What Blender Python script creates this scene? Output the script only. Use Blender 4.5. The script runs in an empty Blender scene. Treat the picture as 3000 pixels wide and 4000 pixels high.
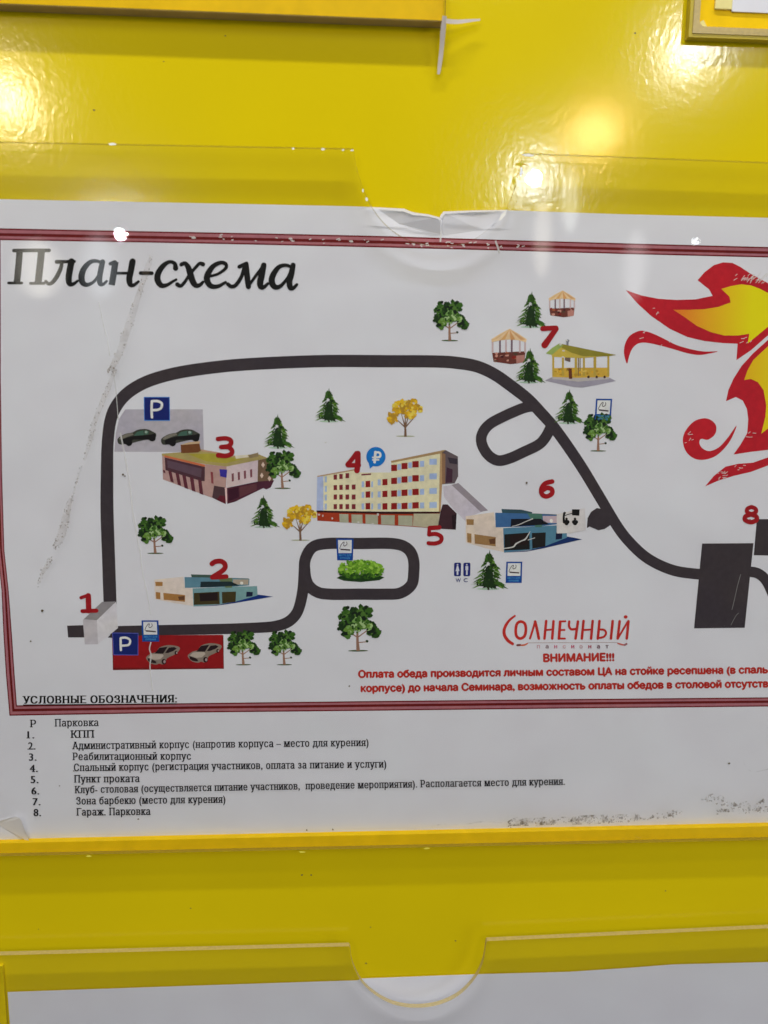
import bpy, math, random
from mathutils import Vector, Matrix
from mathutils.geometry import tessellate_polygon

random.seed(7)
scene = bpy.context.scene
COL = scene.collection

# ------------------------------------------------------------------ camera, world, lamps, exposure
# World frame: x right along the board, z up the board, -y out of the board towards the viewer. Metres.
F_PX = 3050.0
EYE = 0.359                                     # camera distance from the board face
RIGHT = Vector((0.9982829991747822, -0.05753939403833672, 0.010966845138996992))
DOWN = Vector((0.0022338218041399634, -0.14969330351934737, -0.9887299555093958))
FWD = Vector((0.05853258578560382, 0.9870568033376629, -0.14930774724067525))
cam_d = bpy.data.cameras.new('camera')
cam = bpy.data.objects.new('camera', cam_d)
COL.objects.link(cam)
cam.matrix_world = Matrix(((RIGHT.x, -DOWN.x, -FWD.x, 0), (RIGHT.y, -DOWN.y, -FWD.y, -EYE),
                           (RIGHT.z, -DOWN.z, -FWD.z, 0), (0, 0, 0, 1)))
cam_d.sensor_width = 36
cam_d.lens = 36 * F_PX / 4000
cam_d.clip_start = 0.01
cam_d.clip_end = 50
cam_d.dof.use_dof = True
cam_d.dof.focus_distance = 0.375
cam_d.dof.aperture_fstop = 6.5
scene.camera = cam

world = bpy.data.worlds.new('World')
scene.world = world
world.use_nodes = True
bg = world.node_tree.nodes['Background']
bg.inputs[0].default_value = (0.97, 0.98, 1.0, 1)
bg.inputs[1].default_value = 0.06


def lamp(name, loc, power, color, radius):
    d = bpy.data.lights.new(name, 'POINT')
    d.energy = power
    d.color = color
    d.shadow_soft_size = radius
    o = bpy.data.objects.new(name, d)
    o.location = loc
    COL.objects.link(o)
    return o


def panel_lamp(name, loc, target, sx, sy, power, color, roll=0):
    d = bpy.data.lights.new(name, 'AREA')
    d.shape = 'RECTANGLE'
    d.size = sx
    d.size_y = sy
    d.energy = power
    d.color = color
    o = bpy.data.objects.new(name, d)
    o.location = loc
    q = (Vector(target) - Vector(loc)).to_track_quat('-Z', 'Y')
    o.rotation_euler = (q.to_matrix() @ Matrix.Rotation(roll, 3, 'Z')).to_euler()
    COL.objects.link(o)
    return o


panel_lamp('low_fill_light', (2.4, -1.6, -1.2), (0, 0, -0.15), 1.0, 1.4, 15, (0.90, 0.95, 1.0))  # added cool soft fill from low right, lifts the lower sheets
WARM, AMBER, WHITE, COOL = (1.0, 0.78, 0.52), (1.0, 0.62, 0.26), (1.0, 0.96, 0.88), (0.93, 0.97, 1.0)
lamp('hall_lamp', (-0.8367, -1.7767, 0.7199), 13, WARM, 0.045)
lamp('hall_lamp', (0.7424, -2.0080, 0.7559), 8, AMBER, 0.03)
lamp('hall_lamp', (0.8884, -1.7137, 0.8754), 10, WHITE, 0.04)
lamp('hall_lamp', (0.5594, -1.9845, 0.6165), 8, COOL, 0.015)
lamp('hall_lamp', (-0.5713, -1.8144, 0.4049), 8, COOL, 0.009)
lamp('hall_lamp', (1.0484, -1.9819, 0.4536), 0.05, COOL, 0.006)
# unseen narrow area lights, added to lay pale streaks of glare in the acrylic
for loc_, w_, h_, rad, col_ in (((-0.8031, -1.8699, 0.3216), 0.11, 0.15, 1.7, (1.0, 0.95, 0.82)), ((-0.6525, -1.9086, 0.3373), 0.09, 0.17, 0.9, (0.85, 0.93, 1.0)),
                                ((0.6207, -2.1026, 0.4757), 0.055, 0.22, 1.3, (1.0, 0.93, 0.78)), ((0.692, -2.07, 0.575), 0.055, 0.17, 1.6, (0.95, 1.0, 0.93)),
                                ((0.8908, -2.0449, 0.3892), 0.07, 0.2, 0.9, (1.0, 0.98, 0.98))):
    for k_ in (0.55, 0.8, 1.05, 1.3):
        o_ = panel_lamp('streak_light', Vector(loc_) * (1 + 0.004 * k_), (0, -0.1, 0), w_ * k_, h_ * (0.7 + 0.3 * k_), 0.6 * rad * math.pi * w_ * k_ * h_ * (0.7 + 0.3 * k_) * 0.785, col_)
        o_.data.shape = 'ELLIPSE'
panel_lamp('ceiling_tube', (0.0, -0.37, 1.05), (0, 0, 0), 0.9, 0.03, 9.5, (1.0, 0.98, 0.93))
panel_lamp('overhead_fill', (0.1, -2.6, 2.2), (0, 0, 0), 1.6, 1.1, 24, (0.95, 0.975, 1.0))  # added broad overhead fill, takes over from the ambient light

scene.view_settings.view_transform = 'Standard'
scene.view_settings.look = 'None'
scene.view_settings.exposure = 0.07
scene.view_settings.gamma = 1
scene.view_settings.use_curve_mapping = False
scene.cycles.max_bounces = 12
scene.cycles.transparent_max_bounces = 24

# ------------------------------------------------------------------ helpers
N_PAPER = 0.0010                                # front of the sheets
LEVEL = 0.000012                                # one printed layer


def P(px, py, n=N_PAPER):
    """Photograph measurement (3000 x 4000) -> point on the plane n metres in front of the board."""
    d = RIGHT * (px - 1500) + DOWN * (py - 2000) + FWD * F_PX
    t = (EYE - n) / d.y
    return Vector((d.x * t, -n, d.z * t))


def zm(scale, ox, oy):
    return lambda p: (ox + p[0] / scale, oy + p[1] / scale)


IDENT = lambda p: p


def smooth(pts, closed=False, sub=6):
    out, n = [], len(pts)
    rng = range(n if closed else n - 1)
    for i in rng:
        g = (lambda k: pts[k % n]) if closed else (lambda k: pts[max(0, min(n - 1, k))])
        p0, p1, p2, p3 = g(i - 1), g(i), g(i + 1), g(i + 2)
        for s in range(sub):
            t = s / sub
            out.append(tuple(0.5 * (2 * b + (c - a) * t + (2 * a - 5 * b + 4 * c - d) * t * t + (3 * b - a - 3 * c + d) * t ** 3)
                             for a, b, c, d in zip(p0, p1, p2, p3)))
    if not closed:
        out.append(tuple(pts[-1]))
    return out


def lin(c):
    c /= 255.0
    return c / 12.92 if c <= 0.04045 else ((c + 0.055) / 1.055) ** 2.4


def newmat(name):
    m = bpy.data.materials.new(name)
    m.use_nodes = True
    nt = m.node_tree
    return m, nt, nt.nodes['Principled BSDF']


def node(nt, kind, **kw):
    n = nt.nodes.new(kind)
    for k, v in kw.items():
        if k.startswith('i_'):
            n.inputs[k[2:]].default_value = v
        else:
            setattr(n, k, v)
    return n


def paper_bump(nt, bsdf):
    geo = node(nt, 'ShaderNodeNewGeometry')
    n1 = node(nt, 'ShaderNodeTexNoise')
    n1.inputs['Scale'].default_value = 14
    n1.inputs['Detail'].default_value = 2
    b1 = node(nt, 'ShaderNodeBump')
    b1.inputs['Strength'].default_value = 1.0
    b1.inputs['Distance'].default_value = 0.003
    nt.links.new(geo.outputs['Position'], n1.inputs['Vector'])
    nt.links.new(n1.outputs['Fac'], b1.inputs['Height'])
    nt.links.new(b1.outputs['Normal'], bsdf.inputs['Normal'])
    return geo


INKS = {}


def ink(r, g, b, rough=0.55):
    """Printed colour, given as it reads on the sheet in the hall's light."""
    k = (r, g, b)
    if k in INKS:
        return INKS[k]
    m, nt, bs = newmat('ink_%d_%d_%d' % k)
    base = [min(0.86, max(0.008, (lin(v) - 0.007) / 0.66)) for v in k]
    geo = paper_bump(nt, bs)
    nz = node(nt, 'ShaderNodeTexNoise')
    nz.inputs['Scale'].default_value = 420
    nz.inputs['Detail'].default_value = 3
    nt.links.new(geo.outputs['Position'], nz.inputs['Vector'])
    mp = node(nt, 'ShaderNodeMapRange')
    mp.inputs['From Min'].default_value = 0.3
    mp.inputs['From Max'].default_value = 0.7
    mp.inputs['To Min'].default_value = 0.92
    mp.inputs['To Max'].default_value = 1.08
    nt.links.new(nz.outputs['Fac'], mp.inputs['Value'])
    mx = node(nt, 'ShaderNodeMix', data_type='RGBA', blend_type='MULTIPLY')
    mx.inputs[0].default_value = 1
    mx.inputs[6].default_value = (*base, 1)
    nt.links.new(mp.outputs['Result'], mx.inputs[7])
    n3 = node(nt, 'ShaderNodeTexNoise')
    n3.inputs['Scale'].default_value = 34
    n3.inputs['Detail'].default_value = 3
    nt.links.new(geo.outputs['Position'], n3.inputs['Vector'])
    r3 = node(nt, 'ShaderNodeValToRGB')
    r3.color_ramp.elements[0].position = 0.36
    r3.color_ramp.elements[0].color = (0.93, 0.92, 0.97, 1)
    r3.color_ramp.elements[1].position = 0.64
    r3.color_ramp.elements[1].color = (1.04, 1.02, 0.96, 1)
    nt.links.new(n3.outputs['Fac'], r3.inputs['Fac'])
    m3 = node(nt, 'ShaderNodeMix', data_type='RGBA', blend_type='MULTIPLY')
    m3.inputs[0].default_value = 1
    nt.links.new(mx.outputs[2], m3.inputs[6])
    nt.links.new(r3.outputs['Color'], m3.inputs[7])
    nt.links.new(m3.outputs[2], bs.inputs['Base Color'])
    bs.inputs['Roughness'].default_value = rough
    bs.inputs['Specular IOR Level'].default_value = 0.12
    INKS[k] = m
    return m


def link(name, me, parent=None):
    o = bpy.data.objects.new(name, me)
    COL.objects.link(o)
    if parent is not None:
        o.parent = parent
    return o


def tag(o, label, cat, kind=None, group=None):
    o['label'] = label
    o['category'] = cat
    if kind:
        o['kind'] = kind
    if group:
        o['group'] = group
    return o


class Flat:
    """Collects flat printed shapes lying on a sheet; every shape lies a hair above the one before."""
    STEP = 1.2e-6

    def __init__(self, level=1, n=N_PAPER):
        self.n = n + level * LEVEL
        self.v, self.f, self.m, self.mats = [], [], [], []

    def mi(self, mat):
        if mat not in self.mats:
            self.mats.append(mat)
        return self.mats.index(mat)

    def poly(self, pts, mat, f=IDENT, sm=False, sub=5):
        if sm:
            pts = smooth(pts, True, sub)
        b = len(self.v)
        self.v += [P(*f(p), self.n) for p in pts]
        self.f.append(list(range(b, b + len(pts))))
        self.m.append(self.mi(mat))
        self.n += self.STEP
        return self

    def disc(self, c, rx, ry, mat, f=IDENT, rot=0, k=16, wob=0):
        pts = []
        for i in range(k):
            a = 2 * math.pi * i / k
            w = 1 + random.uniform(-wob, wob)
            x, y = rx * math.cos(a) * w, ry * math.sin(a) * w
            pts.append((c[0] + x * math.cos(rot) - y * math.sin(rot), c[1] + x * math.sin(rot) + y * math.cos(rot)))
        return self.poly(pts, mat, f)

    def stroke(self, pts, w, mat, f=IDENT, sm=True, caps=True, closed=False, sub=6):
        """Pen stroke; w is a width or one width per point."""
        if not isinstance(w, (list, tuple)):
            w = [w] * len(pts)
        q = [(p[0], p[1], ww) for p, ww in zip(pts, w)]
        if sm:
            q = smooth(q, closed, sub)
        elif closed:
            q = list(q)
        n = len(q)
        mi = self.mi(mat)
        L, R = [], []
        for i in range(n):
            a = q[(i - 1) % n] if (closed or i > 0) else q[0]
            c = q[(i + 1) % n] if (closed or i < n - 1) else q[-1]
            dx, dy = c[0] - a[0], c[1] - a[1]
            l = math.hypot(dx, dy) or 1
            nx, ny = -dy / l, dx / l
            h = q[i][2] / 2
            if not sm and 0 < i < n - 1:
                d1 = (q[i][0] - a[0], q[i][1] - a[1])
                l1 = math.hypot(*d1) or 1
                cs = abs((-d1[1] / l1) * nx + (d1[0] / l1) * ny)
                h /= max(0.5, cs)
            L.append((q[i][0] + nx * h, q[i][1] + ny * h))
            R.append((q[i][0] - nx * h, q[i][1] - ny * h))
        b = len(self.v)
        for i in range(n):
            nn = self.n + i * 1e-7
            self.v.append(P(*f(L[i]), nn))
            self.v.append(P(*f(R[i]), nn))
        for i in range(n if closed else n - 1):
            j = (i + 1) % n
            self.f.append([b + 2 * i, b + 2 * i + 1, b + 2 * j + 1, b + 2 * j])
            self.m.append(mi)
        self.n += self.STEP + n * 1e-7
        if caps and not closed:
            for e in (0, -1):
                self.disc(q[e][:2], q[e][2] / 2, q[e][2] / 2, mat, f, k=12)
        return self

    def build(self, name, parent=None):
        me = bpy.data.meshes.new(name)
        me.from_pydata(self.v, [], self.f)
        for m in self.mats:
            me.materials.append(m)
        me.polygons.foreach_set('material_index', self.m)
        me.update()
        # all faces towards the viewer
        flip = [p for p in me.polygons if p.normal.y > 0]
        for p in flip:
            p.flip()
        me.update()
        return link(name, me, parent)


# ---- lettering from the built-in typeface, optionally turned into a slab-serif book face
_tc = bpy.data.curves.new('lettering', 'FONT')
_tc.dimensions = '2D'
_tc.resolution_u = 3
_to = bpy.data.objects.new('lettering', _tc)
COL.objects.link(_to)


def untangle(pts):
    """Cut an outline that crosses itself into outlines that do not."""
    n = len(pts)
    for i in range(n):
        a, b = pts[i], pts[(i + 1) % n]
        for j in range(i + 2, n):
            if i == 0 and j == n - 1:
                continue
            c, d = pts[j], pts[(j + 1) % n]
            den = (b[0] - a[0]) * (d[1] - c[1]) - (b[1] - a[1]) * (d[0] - c[0])
            if abs(den) < 1e-12:
                continue
            t = ((c[0] - a[0]) * (d[1] - c[1]) - (c[1] - a[1]) * (d[0] - c[0])) / den
            u = ((c[0] - a[0]) * (b[1] - a[1]) - (c[1] - a[1]) * (b[0] - a[0])) / den
            if 1e-6 < t < 1 - 1e-6 and 1e-6 < u < 1 - 1e-6:
                x = (a[0] + t * (b[0] - a[0]), a[1] + t * (b[1] - a[1]))
                return untangle([x] + pts[i + 1:j + 1]) + untangle([x] + pts[j + 1:] + pts[:i + 1])
    return [pts]


def glyphs(body, offset=0.0):
    _tc.body = body
    _tc.offset = offset
    dg = bpy.context.evaluated_depsgraph_get()
    dg.update()
    ev = _to.evaluated_get(dg)
    loops = []
    for s in ev.to_curve(dg).splines:
        bp, pts = s.bezier_points, []
        for i in range(len(bp)):
            a, b = bp[i], bp[(i + 1) % len(bp)]
            p0, p1, p2, p3 = a.co, a.handle_right, b.handle_left, b.co
            straight = abs((p1 - p0).cross(p3 - p0).z) < 1e-6 and abs((p2 - p0).cross(p3 - p0).z) < 1e-6
            for t in ((0,) if straight else (0, .2, .4, .6, .8)):
                q = (1 - t) ** 3 * p0 + 3 * (1 - t) ** 2 * t * p1 + 3 * (1 - t) * t * t * p2 + t ** 3 * p3
                pts.append((q.x, q.y))
        for pts in untangle(pts):
            ar = sum(p[0] * q[1] - q[0] * p[1] for p, q in zip(pts, pts[1:] + pts[:1])) / 2
            if len(pts) > 2 and abs(ar) > 1e-5:
                loops.append((ar, pts))
    ev.to_curve_clear()

    def inside(p, poly):
        c = False
        for (x0, y0), (x1, y1) in zip(poly, poly[1:] + poly[:1]):
            if (y0 > p[1]) != (y1 > p[1]) and p[0] < (x1 - x0) * (p[1] - y0) / (y1 - y0) + x0:
                c = not c
        return c
    holes = [h for h in loops if any(o[0] * h[0] < 0 and abs(o[0]) > abs(h[0]) and all(inside(p, o[1]) for p in h[1]) for o in loops)]
    outs = [o for o in loops if o not in holes]
    # every outline is filled by itself and numbered, so crossing strokes of one letter never share a plane
    v, f = [], []
    for k, (_, o) in enumerate(outs):
        cut = [h for a, h in holes if inside(h[0], o)]
        rings = [[Vector((x, y, 0)) for x, y in r] for r in [o] + cut]
        b = len(v)
        v += [(p.x, p.y, k) for r in rings for p in r]
        f += [[b + i for i in tri] for tri in tessellate_polygon(rings)]
    return v, f


def serif_bars(body, ext=0.10, th=0.07):
    _tc.body = body
    _tc.offset = 0
    dg = bpy.context.evaluated_depsgraph_get()
    dg.update()
    cu = _to.evaluated_get(dg).to_curve(dg)
    out = []
    for s in cu.splines:
        pts = s.bezier_points
        n = len(pts)
        for i in range(n):
            a, b = pts[i].co, pts[(i + 1) % n].co
            if abs(a.y - b.y) < 0.004 and 0.05 < abs(a.x - b.x) < 0.75:
                if abs(pts[i].handle_right.y - a.y) > 0.004:
                    continue
                x0, x1 = min(a.x, b.x), max(a.x, b.x)
                for yl, sgn in ((0.0, 1), (0.542, -1), (0.728, -1)):
                    if abs(a.y - yl) < 0.006:
                        y0, y1 = yl, yl + sgn * th
                        out.append((x0 - ext, x1 + ext, min(y0, y1), max(y0, y1)))
    _to.to_curve_clear()
    return out


def text(fl, body, x0, y0, x1, y1, cap, mat, serif=False, bold=0.0, fit=None, slant=0.0):
    """One line of print from baseline start (x0, y0) to baseline end (x1, y1), capitals `cap` high."""
    _tc.space_character = 1.13 if serif else 1.0
    ref, _ = glyphs(fit or body)
    xm, xM = min(p[0] for p in ref), max(p[0] for p in ref)
    layers = []
    if serif:
        v, f = glyphs(body, 0)
        for dx in (-0.026 - bold, 0.0, 0.026 + bold):
            layers.append(([(x + dx, y, k) for x, y, k in v], f))
        sv, sf = [], []
        for k, (a, b, c, d) in enumerate(serif_bars(body)):
            i = len(sv)
            sv += [(a, c, k), (b, c, k), (b, d, k), (a, d, k)]
            sf.append([i, i + 1, i + 2, i + 3])
        layers.append((sv, sf))
    else:
        v, f = glyphs(body, 0)
        if bold:
            for dx, dy in ((-bold, 0), (bold, 0), (0, bold), (0, -bold)):
                layers.append(([(x + dx, y + dy, k) for x, y, k in v], f))
        else:
            layers.append((v, f))
    dx, dy = x1 - x0, y1 - y0
    l = math.hypot(dx, dy)
    ux, uy = -dy / l, dx / l       # down the page
    mi = fl.mi(mat)
    for vv, ff in layers:
        b = len(fl.v)
        for x, y, isl in vv:
            t = (x + slant * y - xm) / (xM - xm)
            h = -cap * y / 0.728
            fl.v.append(P(x0 + dx * t + ux * h, y0 + dy * t + uy * h, fl.n + (isl % 7) * 5e-7))
        for poly in ff:
            fl.f.append([b + i for i in poly])
            fl.m.append(mi)
        fl.n += 5e-6
    return fl


def solid(name, outline, n0, n1, mat_face, mat_edge, parent=None, bevel=0, f=None):
    """Plate of a given outline (board metres: x, z), from n0 to n1 in front of the board."""
    k = len(outline)
    v = [(x, -n0, z) for x, z in outline] + [(x, -n1, z) for x, z in outline]
    fs = [list(range(k)), list(range(k, 2 * k))[::-1]]
    for i in range(k):
        j = (i + 1) % k
        fs.append([i, j, k + j, k + i])
    me = bpy.data.meshes.new(name)
    me.from_pydata(v, [], fs)
    me.materials.append(mat_face)
    me.materials.append(mat_edge)
    me.polygons.foreach_set('material_index', [0, 0] + [1] * k)
    me.update()
    import bmesh
    bm = bmesh.new()
    bm.from_mesh(me)
    bmesh.ops.recalc_face_normals(bm, faces=bm.faces)
    if bevel:
        bmesh.ops.bevel(bm, geom=[e for e in bm.edges], offset=bevel, segments=2, affect='EDGES', profile=0.6)
    bm.to_mesh(me)
    bm.free()
    return link(name, me, parent)


def box(name, a, b, n0, n1, mat, parent=None, bevel=0.0003):
    """a, b: board corners (x, z)."""
    return solid(name, [(a[0], a[1]), (b[0], a[1]), (b[0], b[1]), (a[0], b[1])], n0, n1, mat, mat, parent, bevel)


def xz(px, py, n):
    p = P(px, py, n)
    return (p.x, p.z)


# ------------------------------------------------------------------ materials
def board_material():
    m, nt, bs = newmat('yellow_gloss_panel')
    geo = node(nt, 'ShaderNodeNewGeometry')
    st = node(nt, 'ShaderNodeMapping')
    st.inputs['Scale'].default_value = (1, 1, 0.72)
    nt.links.new(geo.outputs['Position'], st.inputs['Vector'])
    a = node(nt, 'ShaderNodeTexNoise')
    a.inputs['Scale'].default_value = 400
    a.inputs['Detail'].default_value = 2.5
    a.inputs['Distortion'].default_value = 0.6
    b = node(nt, 'ShaderNodeTexNoise')
    b.inputs['Scale'].default_value = 60
    b.inputs['Detail'].default_value = 1
    for n in (a, b):
        nt.links.new(st.outputs['Vector'], n.inputs['Vector'])
    ad = node(nt, 'ShaderNodeMath', operation='MULTIPLY_ADD')
    nt.links.new(b.outputs['Fac'], ad.inputs[0])
    ad.inputs[1].default_value = 0.9
    nt.links.new(a.outputs['Fac'], ad.inputs[2])
    bp = node(nt, 'ShaderNodeBump')
    bp.inputs['Strength'].default_value = 1
    bp.inputs['Distance'].default_value = 0.000042
    nt.links.new(ad.outputs[0], bp.inputs['Height'])
    nt.links.new(bp.outputs['Normal'], bs.inputs['Normal'])
    # slightly uneven pigment
    c = node(nt, 'ShaderNodeTexNoise')
    c.inputs['Scale'].default_value = 9
    c.inputs['Detail'].default_value = 4
    nt.links.new(geo.outputs['Position'], c.inputs['Vector'])
    r = node(nt, 'ShaderNodeValToRGB')
    r.color_ramp.elements[0].position = 0.3
    r.color_ramp.elements[0].color = (0.71, 0.555, 0.001, 1)
    r.color_ramp.elements[1].position = 0.7
    r.color_ramp.elements[1].color = (0.76, 0.60, 0.001, 1)
    nt.links.new(c.outputs['Fac'], r.inputs['Fac'])
    nt.links.new(r.outputs['Color'], bs.inputs['Base Color'])
    bs.inputs['Roughness'].default_value = 0.13
    bs.inputs['Specular IOR Level'].default_value = 0.4
    return m


def plain(name, rgb, rough=0.5, spec=0.4):
    m, nt, bs = newmat(name)
    geo = node(nt, 'ShaderNodeNewGeometry')
    nz = node(nt, 'ShaderNodeTexNoise')
    nz.inputs['Scale'].default_value = 130
    nz.inputs['Detail'].default_value = 4
    nt.links.new(geo.outputs['Position'], nz.inputs['Vector'])
    mp = node(nt, 'ShaderNodeMapRange')
    mp.inputs['To Min'].default_value = 0.86
    mp.inputs['To Max'].default_value = 1.12
    nt.links.new(nz.outputs['Fac'], mp.inputs['Value'])
    mx = node(nt, 'ShaderNodeMix', data_type='RGBA', blend_type='MULTIPLY')
    mx.inputs[0].default_value = 1
    mx.inputs[6].default_value = (*rgb, 1)
    nt.links.new(mp.outputs['Result'], mx.inputs[7])
    nt.links.new(mx.outputs[2], bs.inputs['Base Color'])
    bs.inputs['Roughness'].default_value = rough
    bs.inputs['Specular IOR Level'].default_value = spec
    return m


def acrylic(name, tint=(0.985, 0.985, 0.982)):
    m, nt, bs = newmat(name)
    nt.nodes.remove(bs)
    out = nt.nodes['Material Output']
    tr = node(nt, 'ShaderNodeBsdfTransparent')
    tr.inputs['Color'].default_value = (*tint, 1)
    gl = node(nt, 'ShaderNodeBsdfGlossy')
    gl.inputs['Roughness'].default_value = 0.007
    geo = node(nt, 'ShaderNodeNewGeometry')
    nz = node(nt, 'ShaderNodeTexNoise')
    nz.inputs['Scale'].default_value = 22
    nz.inputs['Detail'].default_value = 2
    nt.links.new(geo.outputs['Position'], nz.inputs['Vector'])
    bp = node(nt, 'ShaderNodeBump')
    bp.inputs['Strength'].default_value = 1
    bp.inputs['Distance'].default_value = 0.00004
    nt.links.new(nz.outputs['Fac'], bp.inputs['Height'])
    nt.links.new(bp.outputs['Normal'], gl.inputs['Normal'])
    lw = node(nt, 'ShaderNodeLayerWeight')
    lw.inputs['Blend'].default_value = 0.5
    pw = node(nt, 'ShaderNodeMath', operation='POWER')
    nt.links.new(lw.outputs['Facing'], pw.inputs[0])
    pw.inputs[1].default_value = 5
    ma = node(nt, 'ShaderNodeMath', operation='MULTIPLY_ADD')
    nt.links.new(pw.outputs[0], ma.inputs[0])
    ma.inputs[1].default_value = 0.9
    ma.inputs[2].default_value = 0.031
    mx = node(nt, 'ShaderNodeMixShader')
    nt.links.new(ma.outputs[0], mx.inputs[0])
    nt.links.new(tr.outputs[0], mx.inputs[1])
    nt.links.new(gl.outputs[0], mx.inputs[2])
    nt.links.new(mx.outputs[0], out.inputs['Surface'])
    return m


def cut_edge(name, rgb, clear=0.35, rough=0.35):
    """Sawn edge of the acrylic: frosted, some light passes."""
    m, nt, bs = newmat(name)
    out = nt.nodes['Material Output']
    geo = node(nt, 'ShaderNodeNewGeometry')
    nz = node(nt, 'ShaderNodeTexNoise')
    nz.inputs['Scale'].default_value = 700
    nz.inputs['Detail'].default_value = 3
    nt.links.new(geo.outputs['Position'], nz.inputs['Vector'])
    rp = node(nt, 'ShaderNodeValToRGB')
    rp.color_ramp.elements[0].position = 0.35
    rp.color_ramp.elements[0].color = (*[c * 0.9 for c in rgb], 1)
    rp.color_ramp.elements[1].position = 0.75
    rp.color_ramp.elements[1].color = (*[min(0.95, c * 1.1) for c in rgb], 1)
    nt.links.new(nz.outputs['Fac'], rp.inputs['Fac'])
    nt.links.new(rp.outputs['Color'], bs.inputs['Base Color'])
    bs.inputs['Roughness'].default_value = rough
    tr = node(nt, 'ShaderNodeBsdfTransparent')
    tr.inputs['Color'].default_value = (0.9, 0.86, 0.7, 1)
    mx = node(nt, 'ShaderNodeMixShader')
    mx.inputs[0].default_value = clear
    nt.links.new(bs.outputs[0], mx.inputs[1])
    nt.links.new(tr.outputs[0], mx.inputs[2])
    nt.links.new(mx.outputs[0], out.inputs['Surface'])
    return m


def paper_material(name, rgb):
    m, nt, bs = newmat(name)
    geo = paper_bump(nt, bs)
    nz = node(nt, 'ShaderNodeTexNoise')
    nz.inputs['Scale'].default_value = 26
    nz.inputs['Detail'].default_value = 5
    nz.inputs['Roughness'].default_value = 0.6
    nt.links.new(geo.outputs['Position'], nz.inputs['Vector'])
    rp = node(nt, 'ShaderNodeValToRGB')
    rp.color_ramp.elements[0].position = 0.3
    rp.color_ramp.elements[0].color = (rgb[0] * 0.955, rgb[1] * 0.935, rgb[2] * 0.945, 1)
    rp.color_ramp.elements[1].position = 0.72
    rp.color_ramp.elements[1].color = (*rgb, 1)
    nt.links.new(nz.outputs['Fac'], rp.inputs['Fac'])
    nt.links.new(rp.outputs['Color'], bs.inputs['Base Color'])
    bs.inputs['Roughness'].default_value = 0.6
    bs.inputs['Specular IOR Level'].default_value = 0.25
    return m


def dirt_material(name, rgb, thresh, scale=330, amount=0.85):
    m, nt, bs = newmat(name)
    out = nt.nodes['Material Output']
    geo = node(nt, 'ShaderNodeNewGeometry')
    nz = node(nt, 'ShaderNodeTexNoise')
    nz.inputs['Scale'].default_value = scale
    nz.inputs['Detail'].default_value = 5
    nz.inputs['Roughness'].default_value = 0.65
    nt.links.new(geo.outputs['Position'], nz.inputs['Vector'])
    rp = node(nt, 'ShaderNodeValToRGB')
    rp.color_ramp.elements[0].position = thresh
    rp.color_ramp.elements[0].color = (0, 0, 0, 1)
    rp.color_ramp.elements[1].position = thresh + 0.16
    rp.color_ramp.elements[1].color = (amount, amount, amount, 1)
    nt.links.new(nz.outputs['Fac'], rp.inputs['Fac'])
    bs.inputs['Base Color'].default_value = (*rgb, 1)
    bs.inputs['Roughness'].default_value = 0.9
    tr = node(nt, 'ShaderNodeBsdfTransparent')
    mx = node(nt, 'ShaderNodeMixShader')
    nt.links.new(rp.outputs['Color'], mx.inputs[0])
    nt.links.new(tr.outputs[0], mx.inputs[1])
    nt.links.new(bs.outputs[0], mx.inputs[2])
    nt.links.new(mx.outputs[0], out.inputs['Surface'])
    return m


def faint(name, rgb, amount):
    """A thin mark that lets most of what lies under it through."""
    m, nt, bs = newmat(name)
    out = nt.nodes['Material Output']
    bs.inputs['Base Color'].default_value = (*rgb, 1)
    bs.inputs['Roughness'].default_value = 0.8
    tr = node(nt, 'ShaderNodeBsdfTransparent')
    mx = node(nt, 'ShaderNodeMixShader')
    mx.inputs[0].default_value = amount
    nt.links.new(tr.outputs[0], mx.inputs[1])
    nt.links.new(bs.outputs[0], mx.inputs[2])
    nt.links.new(mx.outputs[0], out.inputs['Surface'])
    return m


M_BOARD = board_material()
M_BAR = plain('orange_yellow_spacer', (0.93, 0.61, 0.001), 0.5, 0.12)
M_BARSIDE = plain('spacer_cut_side', (0.42, 0.30, 0.12), 0.6)
M_SIDE = plain('yellow_side_strip', (0.80, 0.62, 0.001), 0.4, 0.2)
M_PALE = plain('pale_spacer', (0.85, 0.76, 0.30), 0.5)
M_ACR = acrylic('clear_acrylic')
M_EDGE = cut_edge('sawn_acrylic_edge', (0.58, 0.46, 0.20), 0.25)
M_EDGE_D = cut_edge('dull_acrylic_edge', (0.36, 0.27, 0.10), 0.25)
M_EDGE_C = cut_edge('polished_acrylic_edge', (0.74, 0.64, 0.28), 0.66, 0.15)
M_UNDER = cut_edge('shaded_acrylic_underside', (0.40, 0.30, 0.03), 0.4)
M_PAPER = paper_material('white_paper', (0.81, 0.835, 0.90))
M_PAPER_BACK = paper_material('torn_paper_fibre', (0.88, 0.87, 0.86))
M_TAPE = plain('grey_white_tape', (0.62, 0.56, 0.52), 0.6)
M_DIRT = dirt_material('brown_dirt', (0.16, 0.12, 0.08), 0.50, 250)
M_DIRT_PALE = dirt_material('pale_grime', (0.32, 0.27, 0.20), 0.48, 160, 0.2)
M_CREASE = faint('white_crease', (0.92, 0.92, 0.92), 0.6)  # thin white crack lines in the sheet
M_GRIME = faint('brown_grime', (0.36, 0.27, 0.17), 0.12)
M_GRIT = faint('brown_grit', (0.22, 0.16, 0.10), 0.45)
M_SCRATCH = faint('white_scratch', (0.92, 0.92, 0.9), 0.7)
M_SPECK = plain('dark_speck', (0.12, 0.09, 0.05), 0.9)

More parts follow.
